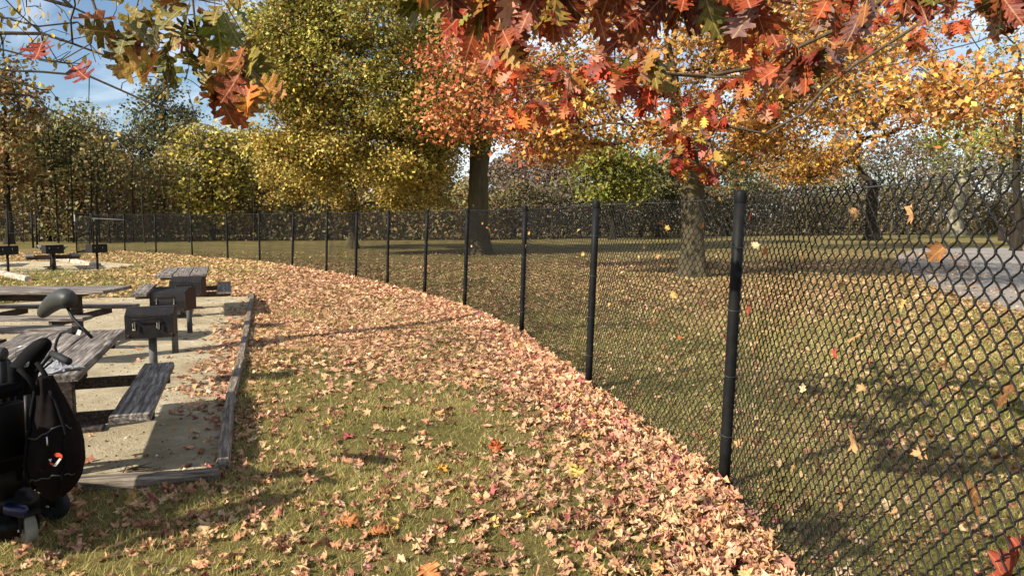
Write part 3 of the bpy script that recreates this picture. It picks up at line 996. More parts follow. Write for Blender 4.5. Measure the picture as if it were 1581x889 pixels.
def place_leaf(me, parent, pos, axis, normal, size, col, name='leaf', **kw):
    """pos = where the leaf stalk meets its twig; axis = towards the tip"""
    y = Vector(axis).normalized()
    z = Vector(normal); z = z - y * z.dot(y)
    z = z.normalized() if z.length > 1e-4 else y.orthogonal().normalized()
    x = y.cross(z)
    o = obj(name, me, None, parent, **kw)
    mw = Matrix((x, y, z)).transposed().to_4x4()
    mw.translation = Vector(pos) + y * size * 0.2 - (Vector(parent.location) if parent else Vector((0, 0, 0)))
    o.matrix_local = mw @ Matrix.Scale(size, 4)
    o.color = (float(col[0]), float(col[1]), float(col[2]), 1)
    return o

def near_tree(name, label, base, limbs, targets, tpl, seed, trunk_pts, trunk_r, size, palette, singles=300, leaves=(3, 7), tip_r=0.0028, cap=0.045, spread=1.0):
    """limbs: list of polylines; targets: (point, colour function key)"""
    r = np.random.default_rng(seed)
    root = empty(name, tuple(base), label=label, cat='tree')
    obj('trunk', trunk_mesh('trunk', [np.array(q) - base for q in trunk_pts], trunk_r, r, flare=0.4), M['bark'], root)
    sk = Skeleton()
    sk.chain(trunk_pts)
    nt = len(trunk_pts)
    for limb in limbs:
        L = [np.array(q, float) for q in limb]
        # join each limb to the nearest existing node and subdivide it
        Pn = np.array(sk.p); i = int(np.argmin(np.linalg.norm(Pn - L[0], axis=1)))
        par = i
        for a, b in zip([sk.p[i]] + L[:-1], L):
            n = max(1, int(np.linalg.norm(b - a) / 0.25))
            for k in range(1, n + 1):
                q = a + (b - a) * k / n + r.normal(0, 0.008, 3)
                par = sk.node(q, par)
        sk.tip.append(par)
    sk.tip = []
    for tpt, _ in targets:
        sk.reach(np.array(tpt), r, step=0.14, bow=0.10, up_pen=0.0, start=nt, seg=5)
    rad = sk.radii(tip_r, 2.1, cap)
    for i in range(nt): rad[i] = trunk_r[min(i, len(trunk_r) - 1)]
    pts = [np.array(q) for q in sk.p]
    sk.p = [q - base for q in pts]
    limbs_of(sk, rad, cap, nt, M['twig'], root)
    cand = []
    for ti, (tpt, key) in zip(sk.tip, targets):
        e = pts[ti]; dirn = e - pts[sk.par[ti]]
        dirn = dirn / (np.linalg.norm(dirn) + 1e-9)
        for _ in range(1 if key == 'r' else r.integers(*leaves)):
            ax = dirn * 0.35 + r.normal(0, 0.5, 3) * spread + np.array([0, 0, -0.75])
            no = r.normal(0, 0.75, 3) + np.array([-0.25, -0.75, 0.45])
            p0 = e - dirn * r.random() * 0.06
            cand.append((p0, ax / np.linalg.norm(ax), no, size * r.uniform(0.68, 1.15) * (.74 if key == 'red' else 1), palette(key, p0, r)))
    def vis(c):
        q = c[0]
        zc = q[1] * CP - (q[2] - CAM_H) * SP
        if zc < 0.3: return -1
        px = CX + F * q[0] / zc; py = CY - F * (q[1] * SP + (q[2] - CAM_H) * CP) / zc
        return (c[3] / zc) if (-60 < px < 1640 and -90 < py < 900) else -1
    order = sorted(cand, key=vis, reverse=True)
    ones = [c for c in order[:singles] if vis(c) > 0]
    rest = [c for c in order if not any(c is o for o in ones)] if len(ones) < len(order) else []
    meshes = leaf_meshes(tpl, 14, seed + 1, 0.45, M['oak_leaf'], 'leaf')
    for c in ones:
        place_leaf(meshes[r.integers(len(meshes))], root, c[0], c[1], c[2], c[3], c[4])
    if rest:
        vr = [curled(tpl, r, 0.45) for _ in range(6)]
        y = np.array([c[1] for c in rest]); z = np.array([c[2] for c in rest])
        z = z - y * (z * y).sum(1, keepdims=True); z /= np.linalg.norm(z, axis=1, keepdims=True)
        R_ = np.stack([np.cross(y, z), y, z], axis=2)
        V, T, C = scatter(vr, np.array([c[0] for c in rest]) - base, R_, np.array([c[3] for c in rest]), np.array([c[4] for c in rest]), r, centre=False)
        obj('leaves', tri_mesh('leaves', V, T, C), M['leaf'], root, kind='stuff')
    return root

rr = np.random.default_rng(21)
def region(n, x0, x1, y0, y1, d0, d1, key):
    return [(P(rr.uniform(x0, x1), rr.uniform(y0, y1), rr.uniform(d0, d1)), key) for _ in range(n)]
T_ = []
T_ += region(19, 880, 1180, -70, 30, 2.5, 3.0, 'dark')
T_ += region(12, 690, 870, -70, 0, 2.5, 3.0, 'warm')
T_ += region(8, 570, 690, -90, -40, 2.5, 2.9, 'olive')
T_ += region(8, 1180, 1420, -80, 15, 3.1, 3.8, 'dark')
T_ += region(9, 1400, 1560, -60, 10, 3.6, 4.2, 'dark')
T_ += region(6, 720, 850, 10, 60, 3.2, 3.8, 'warm')
T_ += region(22, 750, 900, 80, 185, 4.6, 5.4, 'red')
T_ += region(14, 930, 1020, 60, 150, 4.2, 4.8, 'warm')
T_ += region(30, 1030, 1120, 130, 274, 5.4, 6.2, 'red')
T_ += region(15, 1110, 1230, 60, 170, 4.6, 5.4, 'red')
T_ += region(6, 1210, 1290, 60, 125, 3.8, 4.3, 'dark')
T_ += region(8, 1330, 1500, 30, 70, 5.5, 7.0, 'red')
T_ += region(13, 1500, 1640, -60, 25, 3.8, 4.6, 'dark') + region(8, 1280, 1420, -30, 30, 4.4, 5.2, 'red')
PALS = {'dark': pal((4, (124, 52, 28)), (3, (134, 76, 40)), (2, (138, 104, 94)), (1, (98, 88, 32)), (1, (156, 70, 34)), (1, (80, 28, 22))),
        'warm': pal((3, (154, 68, 34)), (2.5, (116, 50, 28)), (2, (168, 112, 46)), (2, (120, 104, 34)), (1, (200, 140, 112)), (1, (190, 66, 36))),
        'olive': pal((3, (112, 104, 34)), (2, (140, 70, 34)), (1, (176, 100, 50)), (1, (84, 96, 30))),
        'red': pal((4, (170, 76, 38)), (3, (146, 56, 35)), (3, (186, 116, 54)), (2, (176, 116, 92)), (2, (114, 44, 30)), (1.2, (172, 134, 56)))}
ob = np.array([5.2, 3.0, 0.0])
limbs = [[(4.4, 3.0, 3.5), P(1700, -260, 3.3), P(1420, -130, 3.0), P(1180, -50, 2.8), P(960, -60, 2.75), P(760, -90, 2.7), P(590, -110, 2.7)],
         [(4.6, 3.4, 3.3), P(1700, -200, 4.2), P(1540, -80, 4.1), P(1439, 0, 4.15), P(1391, 36, 4.2), P(1338, 81, 4.25), P(1301, 110, 4.3), P(1270, 128, 4.3)],
         [(4.6, 3.6, 3.2), P(1560, -120, 4.7), P(1355, 0, 5.0), P(1293, 45, 5.1), P(1239, 73, 5.2), P(1172, 101, 5.3), P(1090, 120, 5.2), P(990, 110, 4.9), P(900, 120, 5.0), P(800, 140, 5.0)],
         [(4.7, 3.8, 3.1), P(1500, -20, 5.6), P(1370, 70, 5.8), P(1273, 138, 5.9), P(1239, 174, 6.0), P(1186, 207, 6.0), P(1100, 190, 5.9)],
         [(4.8, 3.6, 3.4), P(1590, 30, 6.0), P(1509, 65, 6.2), P(1400, 95, 6.4), P(1290, 118, 6.5)]]
near_tree('oak_tree', 'near red oak whose big russet leaves hang across the top of the view', ob, limbs, T_, strip_leaf(RED_OAK), 22,
          [ob, ob + np.array([0, 0, 1.2]), ob + np.array([-.05, .05, 2.4]), ob + np.array([-.1, .05, 3.4]), ob + np.array([-.1, .0, 5.5])], [.22, .19, .17, .15, .1], 0.168,
          lambda key, p, r: pick(r, 1, PALS[key], 0.2)[0], 300, (4, 8), cap=0.03)

pb = np.array([-1.6, -4.2, 0.0])
PT = []
def cl(px, py, d, n, key):
    return [(P(px + rr.normal(0, 16), py + rr.normal(0, 10), d + rr.normal(0, .08)), key) for _ in range(n)]
PT += cl(205, 62, 1.95, 2, 'g') + cl(245, 78, 1.9, 3, 'g') + cl(290, 70, 1.95, 2, 'g') + cl(210, -8, 1.9, 2, 'g') + cl(285, -5, 1.95, 2, 'g') + cl(350, -12, 1.9, 3, 'g')
PT += cl(375, 80, 1.9, 3, 'g') + cl(392, 105, 1.9, 2, 'o') + cl(335, 120, 1.95, 3, 'o') + cl(375, 135, 1.9, 3, 'o') + cl(84, 70, 2.2, 1, 'r') + cl(100, 98, 2.2, 1, 'r') + cl(305, 25, 1.9, 2, 'g')
PINP = {'g': pal((4, (88, 92, 34)), (2, (112, 100, 36)), (2, (130, 72, 32)), (1, (70, 60, 28)), (1, (160, 130, 60))),
        'o': pal((3, (158, 112, 36)), (2, (176, 92, 36)), (2, (110, 96, 34)), (1, (140, 66, 30))),
        'r': pal((3, (136, 46, 32)), (1, (104, 36, 28)))}
limbs = [[(-1.5, -3.6, 3.6), (-1.3, -1.0, 3.5), (-1.05, 1.0, 3.1), P(330, -170, 1.9), P(298, 0, 1.9), P(306, 48, 1.9), P(337, 104, 1.9), P(365, 135, 1.9)],
         [(-1.05, 1.0, 3.1), P(120, -150, 2.1), P(143, 0, 2.1), P(152, 18, 2.1), P(132, 67, 2.15), P(93, 97, 2.2)],
         [P(152, 18, 2.1), P(180, 56, 2.05), P(200, 60, 2.0), P(250, 62, 1.95)]]
near_tree('oak_tree', 'near pin oak with spiky green lobed leaves hanging at upper left', pb, limbs, PT, strip_leaf(PIN_OAK), 32,
          [pb, pb + np.array([0, 0, 1.5]), pb + np.array([.05, .1, 3.4]), pb + np.array([.0, .1, 5.5])], [.2, .17, .15, .1], 0.094,
          lambda key, p, r: pick(r, 1, PINP[key], 0.2)[0], 300, (3, 5), tip_r=0.0013, cap=0.010, spread=1.3)

# elm: fine twigs with small yellow leaves, trunk outside the frame at left
eb = np.array([-7.4, 6.6, 0.0])
rng = np.random.default_rng(41)
root = empty('elm_tree', tuple(eb), label='sparse elm with thin dark twigs and small yellow leaves at upper left', cat='tree')
et = [eb, eb + np.array([0, 0, 1.5]), eb + np.array([.05, .1, 3.0]), eb + np.array([.1, .2, 4.6]), eb + np.array([.1, .4, 6.5])]
obj('trunk', trunk_mesh('trunk', [q - eb for q in et], [.19, .16, .14, .11, .05], rng, flare=.4), M['bark_dark'], root)
sk = Skeleton(); sk.chain(et)
def limb(pts, fromz):
    st = eb + np.array([0.05, .15, fromz])
    par = int(np.argmin(np.linalg.norm(np.array(sk.p[:5]) - st, axis=1)))
    prev = sk.p[par]
    for q in pts:
        n = max(1, int(np.linalg.norm(q - prev) / .3))
        for k in range(1, n + 1):
            par = sk.node(prev + (q - prev) * k / n + rng.normal(0, .006, 3), par)
        prev = q
limb([P(-120, 120, 6.9), P(0, 145, 6.8), P(45, 149, 6.7), P(73, 166, 6.6), P(126, 193, 6.5), P(197, 208, 6.4), P(253, 219, 6.3), P(337, 233, 6.2)], 3.0)
limb([P(-100, 90, 6.6), P(17, 108, 6.4), P(65, 112, 6.3), P(140, 118, 6.2), P(185, 140, 6.1), P(233, 160, 6.0), P(303, 186, 5.9)], 3.0)
limb([P(-100, 100, 6.0), P(0, 118, 5.8), P(60, 136, 5.7)], 3.0)
limb([P(-120, 50, 6.6), P(0, 75, 6.5), P(59, 90, 6.4), P(110, 100, 6.3)], 4.6)
limb([P(-120, 30, 7.0), P(0, 49, 6.9), P(65, 53, 6.8), P(112, 68, 6.7), P(170, 90, 6.6)], 4.6)
limb([P(-120, -20, 7.2), P(0, 28, 7.1), P(60, 40, 7.0), P(120, 34, 7.0)], 4.6)
limb([P(-80, -60, 7.2), P(40, -10, 7.1), P(110, 10, 7.0), P(170, 40, 7.0)], 4.6)
nfix = len(sk.p)
tg = [P(rng.uniform(-20, 190) , rng.uniform(-40, 110), rng.uniform(6.3, 7.4)) for _ in range(95)]
tg += [P(rng.uniform(0, 330), rng.uniform(110, 225), rng.uniform(5.9, 6.8)) for _ in range(26)]
for q in tg: sk.reach(q, rng, step=.12, bow=.12, up_pen=0, start=5, seg=5)
vis_tips = list(sk.tip)
for q in ellipsoid(rng, 70, (-5.6, 7.8, 6.2), (2.6, 2.6, 2.0), .2): sk.reach(q, rng, step=.4, bow=.12, up_pen=.4, start=2, seg=4)
rad = sk.radii(.0032, 2.0, .06)
for i in range(5): rad[i] = .1
for i in range(5, nfix): rad[i] = max(rad[i], .0075)
sk.p = [q - eb for q in sk.p]
limbs_of(sk, rad, .03, 5, M['bark_dark'], root)
cen = np.array([sk.p[i] for i in sk.tip]); k = np.concatenate([rng.choice(len(vis_tips), 210), rng.choice(np.arange(len(vis_tips), len(cen)), 1500)])
pos = cen[k] + rng.normal(0, 1, (len(k), 3)) * np.where(k < len(vis_tips), .06, .3)[:, None]
ax = rng.normal(0, .5, (len(k), 3)) + np.array([0, 0, -.8]); ax /= np.linalg.norm(ax, axis=1, keepdims=True)
zz = rng.normal(0, 1, (len(k), 3)); zz -= ax * (zz * ax).sum(1, keepdims=True); zz /= np.linalg.norm(zz, axis=1, keepdims=True)
V, T, C = scatter(leaf_variants('oval', rng), pos, np.stack([np.cross(ax, zz), ax, zz], axis=2), rng.uniform(.05, .09, len(k)),
                  pick(rng, len(k), pal((4, (176, 150, 66)), (2, (148, 124, 62)), (2, (120, 106, 60)), (1, (196, 164, 50)))), rng, centre=False)
obj('crown', tri_mesh('crown', V, T, C), M['leaf'], root)

# ------------------------------------------------------------------ chain link fence
def wire_tubes(Pw, r, k, nrm):
    """Pw: (wires, points, 3) -> tubes"""
    N, K, _ = Pw.shape
    d = np.empty_like(Pw)
    d[:, 1:-1] = Pw[:, 2:] - Pw[:, :-2]; d[:, 0] = Pw[:, 1] - Pw[:, 0]; d[:, -1] = Pw[:, -1] - Pw[:, -2]
    d /= np.linalg.norm(d, axis=2, keepdims=True) + 1e-12
    u = np.cross(d, nrm); u /= np.linalg.norm(u, axis=2, keepdims=True) + 1e-12
    w = np.cross(d, u)
    t = np.arange(k) * 2 * np.pi / k + .4
    V = Pw[:, :, None, :] + (u[:, :, None, :] * np.cos(t)[None, None, :, None] + w[:, :, None, :] * np.sin(t)[None, None, :, None]) * r
    i = np.arange(k); j = (i + 1) % k
    seg = np.vstack([np.stack([i + s * k, j + s * k, j + (s + 1) * k, i + (s + 1) * k], 1) for s in range(K - 1)])
    Q = (seg[None] + (np.arange(N) * K * k)[:, None, None]).reshape(-1, 4)
    return V.reshape(-1, 3), Q

def panel_mesh(a, b, detail, rng, origin, r=0.0027):
    (a0, a1), (b0, b1) = a, b
    L = np.linalg.norm(b0[:2] - a0[:2])
    w = 0.0362
    nw = int(L / w)
    w = L / nw
    st = 0.0362
    K = int(1.80 / st)
    nrm = np.array([-(b0 - a0)[1], (b0 - a0)[0], 0]); nrm /= np.linalg.norm(nrm)
    if nrm[0] < 0 and nrm[1] < 0: nrm = -nrm
    if nrm @ np.array([1, .5, 0]) < 0: nrm = -nrm
    ks = np.arange(K + 1)
    i = np.arange(nw)
    ph = (ks[None, :] + i[:, None]) % 2                        # 1 where the wire is at its right extreme
    u = (i[:, None] + ph) * w
    v = 0.025 + ks[None, :] * st + 0 * i[:, None]
    nn = np.zeros_like(u)
    if detail:
        e = 0.13 * st
        out = np.where(ph == 1, 1.0, -1.0)
        over = 0.0030 * out
        um = np.concatenate([(u[:, :-1] + u[:, 1:]) / 2, u[:, -1:] - out[:, -1:] * w * .4], 1)
        vm = np.concatenate([(v[:, :-1] + v[:, 1:]) / 2, v[:, -1:] + st * .4], 1)
        # a flattened spiral: legs run by turns in front and behind, bulging between the knuckles
        uu = np.stack([u - out * (0.13 * w) + over, u + over, u - out * (0.13 * w) + over, um], 2)
        vv = np.stack([v - e, v, v + e, vm], 2)
        n3 = np.stack([-.0030 * out, nn, .0030 * out, np.where(out > 0, .0075, -.0012)], 2)
        u, v, nn = uu.reshape(nw, -1), vv.reshape(nw, -1), n3.reshape(nw, -1)
        # twisted barbs at the top: the last point hooks over
    u = u + rng.normal(0, .0008, u.shape)
    s = np.clip(u / L, -0.002, 1.002)
    t = v / FENCE_H
    sag = -0.012 * np.sin(np.pi * s) * t + 0.004 * np.sin(s * 23 + rng.uniform(0, 6)) * t
    bow = 0.012 * np.sin(s * np.pi * 2 + rng.uniform(0, 6)) * np.sin(np.pi * t) + 0.006 * np.sin(s * 17 + t * 5 + rng.uniform(0, 6))
    lo = a0[None, None] + (b0 - a0)[None, None] * s[..., None]
    hi = a1[None, None] + (b1 - a1)[None, None] * s[..., None]
    Pw = lo + (hi - lo) * (t + sag / FENCE_H)[..., None] + nrm * (0.036 + bow + nn)[..., None]
    return wire_tubes(Pw - origin, r, 4 if detail else 3, nrm), nrm

org = posts[1][0].copy()
fence = empty('chain_link_fence', tuple(org), label='black chain link fence curving away across the lawn to the far left', cat='fence')
frng = np.random.default_rng(51)
PANELS = []
post_me = {}
for i, (b0, b1) in enumerate(posts):
    R_ = 0.0345
    ax = Vector(b1 - b0); L = ax.length
    q = Vector((0, 0, 1)).rotation_difference(ax.normalized()).to_matrix().to_4x4()
    q.translation = Vector(b0 - org)
    if 'p' not in post_me:
        mb = MB().lathe([(R_, -0.02), (R_, 0.3), (R_, 0.8), (R_, 1.3), (R_, 1.795)], k=20)
        post_me['p'] = mb.build('post', M['vinyl'], fence, True)
        o = post_me['p']
        mb = MB().lathe([(R_ + .001, 1.755), (R_ + .002, 1.758), (R_ + .002, 1.812), (R_ - .002, 1.822), (R_ * .7, 1.828), (R_ * .25, 1.831)], k=20)
        cap_me = mb.build('post_cap', M['vinyl'], o, True).data
    else:
        o = obj('post', post_me['p'].data, None, fence)
        obj('post_cap', cap_me, None, o)
    o.matrix_local = q
    d = b0[1]
    if d < 16:
        for z in (0.35, 0.72, 1.12, 1.5):
            pts = [((R_ + .004) * math.cos(a), (R_ + .004) * math.sin(a), z + .012 * math.sin(a) + frng.normal(0, .001)) for a in np.linspace(0, 2 * math.pi, 17)]
            MB().tube(pts, .0016, 5, False).build('tie_wire', M['galv'], o, True)
for i in range(len(posts) - 1):
    det = i < 2
    (V, Q), nrm = panel_mesh(posts[i], posts[i + 1], det, frng, org, 0.0031 if det else (0.0031 if i == 2 else 0.0037))
    obj('chain_link_mesh', tri_mesh('chain_link_mesh', V, Q, smooth=True), M['wire'], fence, kind='stuff')
    PANELS.append((posts[i], posts[i + 1], nrm))
# tension wires threaded along the top and bottom, panel by panel
for z in (1.79, 0.045):
    mb = MB()
    for (a, b, nrm) in PANELS:
        pts = []
        for t in np.linspace(0, 1, 13):
            lo, hi = a[0] + (b[0] - a[0]) * t, a[1] + (b[1] - a[1]) * t
            q = lo + (hi - lo) * (z / FENCE_H) + nrm * (.036 + .004 * math.sin(t * 40))
            q[2] += -.012 * math.sin(math.pi * t) + frng.normal(0, .003)
            pts.append(q - org)
        mb.tube(pts, .0026, 5, False)
    mb.build('tension_wire', M['galv'] if z > 1 else M['wire'], fence, True)

def fence_hit(px, py):
    r = ray(px, py); o = np.array([0, 0, CAM_H])
    best = None
    for (a, b, nrm) in PANELS:
        p0 = a[0] + nrm * .05
        den = r @ nrm
        if abs(den) < 1e-6: continue
        t = ((p0 - o) @ nrm) / den
        q = o + r * t
        s = ((q - a[0]) @ (b[0] - a[0])) / ((b[0] - a[0]) @ (b[0] - a[0]))
        if t > 0 and -.02 < s < 1.02 and (best is None or t < best[0]): best = (t, q, nrm)
    return best

maple_caught = leaf_meshes(fan_leaf(MAPLE_HI, True, 0.35), 10, 64, 0.8, M['fallen_leaf'], 'caught_leaf')
maple_fallen = leaf_meshes(fan_leaf(MAPLE_HI, True, 0.35), 16, 61, 1.3, M['fallen_leaf'], 'fallen_leaf')
oak_fallen = leaf_meshes(strip_leaf(RED_OAK), 5, 62, 0.9, M['fallen_leaf'], 'fallen_leaf')
TAN, PALE, BROWN, RED, YEL, ORA = S(206, 160, 110), S(236, 206, 160), S(150, 104, 64), S(186, 84, 70), S(226, 190, 110), S(206, 130, 72)
caught = [(1320, 330, .075, TAN, 'tan leaf caught near the fence top, left one of two'), (1408, 328, .085, TAN, 'round tan leaf caught near the fence top at right'),
          (1447, 390, .085, BROWN, 'brown leaf flat against the mesh in front of the road'), (1155, 476, .09, RED, 'pink red leaf caught beside the nearest post'),
          (1167, 378, .06, PALE, 'pale star shaped leaf caught right of the nearest post'), (1183, 388, .06, ORA, 'orange leaf curled beside the pale star shaped leaf'),
          (1318, 680, .1, TAN, 'big tan leaf caught low in the near mesh panel'), (1318, 520, .08, TAN, 'tan leaf caught midway up the near mesh panel'),
          (1290, 545, .06, RED, 'small red leaf caught midway up the near mesh panel'), (1183, 455, .055, YEL, 'small yellow leaf caught just above the pink red leaf'),
          (1040, 455, .07, YEL, 'yellow leaf caught between the two nearest posts'), (1553, 608, .09, BROWN, 'dark brown leaf caught at the right edge of the view'),
          (1500, 768, .12, BROWN, 'large ochre brown leaf caught low near the right edge'), (1567, 868, .2, S(150, 72, 54), 'large red brown leaf at the lower right corner'),
          (1141, 684, .07, TAN, 'tan leaf caught against the foot of the nearest post'), (1153, 676, .06, BROWN, 'brown leaf next to the tan one at the nearest post'),
          (1205, 716, .06, PALE, 'pale leaf caught low right of the nearest post'), (1225, 719, .06, TAN, 'tan leaf caught low beside the pale one'), (1262, 713, .07, TAN, 'tan leaf standing upright low in the near mesh'),
          (1157, 335, .07, S(110, 44, 30), 'dark red leaf behind the top of the nearest post')]
small = [(1020, 345), (1030, 352), (1085, 349), (995, 380), (987, 398), (1016, 396), (893, 356), (883, 404), (868, 357), (900, 392), (1010, 480), (940, 470), (960, 420), (856, 325), (1050, 520), (1100, 600),
         (817, 360), (812, 380), (828, 440), (842, 480), (745, 345), (752, 352), (728, 380), (690, 360), (640, 350), (735, 420), (770, 455), (1240, 600), (1370, 590), (1420, 700), (1300, 440), (1240, 400), (1190, 560),
         (1395, 470), (1330, 600), (1460, 560), (1380, 790), (1300, 780), (1250, 760)]
def caught_leaf(px, py, size, col, label, group=None):
    h = fence_hit(px, py)
    if h is None: return
    _, q, nrm = h
    n = Vector(-nrm) + Vector(frng.normal(0, .35, 3)); ax = Vector(frng.normal(0, 1, 3)); 
    q = q - np.array(ax.normalized()) * size * .5
    size *= .85
    place_leaf(maple_caught[frng.integers(10)], None, q, ax, n, size, col * frng.uniform(.65, .85), 'caught_leaf', label=label, cat='leaf', group=group)
for c in caught: caught_leaf(*c)
for (px, py) in small:
    caught_leaf(px, py, frng.uniform(.042, .06), [TAN, PALE, YEL, TAN, ORA][frng.integers(5)], 'small pale leaf caught in the black fence mesh', 'small pale leaves caught in the fence mesh')

# ------------------------------------------------------------------ fallen leaves and grass
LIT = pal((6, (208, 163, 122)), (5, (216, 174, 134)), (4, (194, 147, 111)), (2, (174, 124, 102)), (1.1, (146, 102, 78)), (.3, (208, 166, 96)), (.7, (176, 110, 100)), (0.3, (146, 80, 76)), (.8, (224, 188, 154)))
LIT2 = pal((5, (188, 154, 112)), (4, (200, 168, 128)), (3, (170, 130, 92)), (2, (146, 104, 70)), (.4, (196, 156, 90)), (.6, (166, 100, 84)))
lrng = np.random.default_rng(71)
def border_dist(x, y):
    a, b = PAD_R0[:2], PAD_R1[:2]
    ab = b - a
    t = np.clip(((x - a[0]) * ab[0] + (y - a[1]) * ab[1]) / (ab @ ab), 0, 1)
    return np.hypot(x - a[0] - t * ab[0], y - a[1] - t * ab[1])
tree2 = H(1070, 428)[:2]
def density(x, y):
    s = fence_dist(x, y); a = np.abs(s)
    cl1 = vnoise(x + 50, y + 50, .55, 5); cl2 = vnoise(x + 50, y + 50, 1.6, 6); cl3 = vnoise(x + 50, y + 50, .22, 8)
    clump = np.clip(cl1 * .6 + cl2 * .7 + cl3 * .5 - .42, 0, 1) * 1.7
    ours = s < 0
    far = sstep(15, 26, y)
    pile = 1080 * np.exp(-(a / (.50 + .28 * cl2)) ** 2.2) * (1 - .55 * far) * ours
    cover = (400 * sstep(5.6, 8.8, y + .35 * x) * sstep(4.6, 2.6, a - .12 * np.maximum(0, y - 8)) * (1 - .55 * far) + 60 * sstep(8, 14, y)) * (.35 + 1.0 * clump)
    fore = 20 + 160 * clump ** 1.8 * (1 - .4 * sstep(1.2, 3.2, a))
    mine = np.maximum(cover, fore * (1 - far * .3)) + pile
    mine *= 1 - .75 * sstep(-9.5, -13.5, x - .0 * y) * (y > 18)
    tt = np.exp(-(((x - tree2[0]) / 7) ** 2 + ((y - tree2[1] + 2) / 6.5) ** 2))
    other = (40 + 75 * clump + 180 * tt * (.4 + clump)) * (1 - .8 * sstep(24, 30, y)) + 130 * np.exp(-(a / .18) ** 1.5) * sstep(9, 5, y)
    rho = np.where(ours, mine, other)
    bd = border_dist(x, y)
    pad = in_poly(x, y, PAD)
    rho = np.where(pad, 7.0 + 330 * np.exp(-(bd / .38) ** 1.6) * sstep(5.6, 7.2, y) * sstep(14, 10, y) + 130 * np.exp(-bd / .12), rho)
    rho = np.where(~pad & ours, rho + 120 * np.exp(-(bd / .28) ** 2) * (cl1 > .35), rho)
    rho = np.where(in_poly(x, y, PAD2), 3.0, rho)
    rho = np.where(in_poly(x, y, ROAD), 2.0 + 45 * sstep(11.0, 9.2, x - np.maximum(0, (y - 14)) * .5) * clump, rho)
    return np.clip(rho, 0, 1100), s

def sample(y0, y1, dmax, thin=1.0):
    W = .76 * y1 + .9
    n = int(2 * W * (y1 - y0) * dmax)
    y = lrng.uniform(y0, y1, n); x = lrng.uniform(-W, W, n)
    k = np.abs(x) < .76 * y + .9
    x, y = x[k], y[k]; n = len(x)
    rho, s = density(x, y)
    k = lrng.random(n) < rho / dmax * thin
    return x[k], y[k], s[k]

def litter_z(s, y, rnd):
    ours = s < 0
    h = np.where(ours, .085 * np.exp(-(np.abs(s) / .45) ** 1.4) * (1 - .45 * sstep(14, 30, y)), .02 * np.exp(-np.abs(s) / .15))
    return .012 + h * rnd ** .55

def litter(name, y0, y1, dmax, variants, palette, size, tilt, thin=1.0, singles=0, label=''):
    x, y, s = sample(y0, y1, dmax, thin)
    n = len(x)
    rnd = lrng.random(n)
    z = litter_z(s, y, rnd)
    pile = np.exp(-(np.abs(s) / .5) ** 2) * (s < 0)
    nor = np.stack([lrng.normal(0, 1, n), lrng.normal(0, 1, n), np.zeros(n)], 1) * (tilt * (1 + .9 * pile))[:, None] + np.array([0, 0, 1.0])
    spin = lrng.uniform(0, 6.28, n)
    sc = size * np.exp(lrng.normal(-.03, .34, n)) * np.where(s < 0, 1, .88) * np.where(in_poly(x, y, PAD) & (border_dist(x, y) > .5), lrng.choice([.3, .4, .5, 1.0], n), 1)
    sc = np.minimum(sc, size * 1.55)
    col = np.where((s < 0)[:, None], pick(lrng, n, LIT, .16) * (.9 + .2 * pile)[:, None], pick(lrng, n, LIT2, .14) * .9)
    yel = (lrng.random(n) < .5 * sstep(-6, -9, x) * (y > 14))
    col[yel] = pick(lrng, int(yel.sum()), pal((3, (200, 176, 118)), (2, (184, 156, 98))), .15)
    pos = np.stack([x, y, z + sc * .06], 1)
    R_ = frames(nor, spin)
    keep = np.ones(n, bool)
    if singles:
        zc = y * CP + CAM_H * SP
        py = CY - F * (y * SP - CAM_H * CP) / zc; px = CX + F * x / zc
        vis = np.where((py < 905) & (px > -10) & (px < 1590), sc / zc * (1 + .6 * rnd), -1)
        pick_ = np.argsort(-vis)[:singles]
        keep[pick_] = False
        for i in pick_:
            c = col[i]; hue = 'tan'
            if c[0] > 2.9 * c[1]: hue = 'red'
            elif c[0] < 1.75 * c[1] and c[2] < .3 * c[0]: hue = 'yellow'
            elif c.sum() < .45: hue = 'brown'
            elif c[0] > .62: hue = 'pale'
            if s[i] > 0: where = 'on the grass beyond the near fence'; g = 'beyond the near fence'
            elif s[i] > -.75: where = 'in the drift along the fence foot'; g = 'in the drift by the fence'
            else: where = 'on the grass in the foreground'; g = 'on the foreground grass'
            if s[i] <= -.75:
                band = 'left' if px[i] < 400 else ('middle' if px[i] < 720 else 'right')
                where = {'left': 'on grass right of the wheelchair', 'middle': 'on grass in the middle', 'right': 'on grass left of the drift'}[band]
                g = where[3:]
            if py[i] > 800: where += ', near the bottom edge'; g += ' near the bottom edge'
            o = obj('fallen_leaf', maple_fallen[lrng.integers(16)], None, None, 'dry ' + hue + ' fallen leaf ' + where, 'leaf', 'dry ' + hue + ' fallen leaves ' + g)
            mw = Matrix([list(R_[i][0]), list(R_[i][1]), list(R_[i][2])]).to_4x4()
            mw.translation = Vector(pos[i])
            o.matrix_world = mw @ Matrix.Scale(float(sc[i]), 4) @ Matrix.Translation((0, -.42, 0))
            o.color = (float(c[0]), float(c[1]), float(c[2]), 1)
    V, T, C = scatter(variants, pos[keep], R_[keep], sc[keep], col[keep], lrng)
    return obj(name, tri_mesh(name, V, T, C), M['dry_leaf'], label=label, kind='stuff'), n

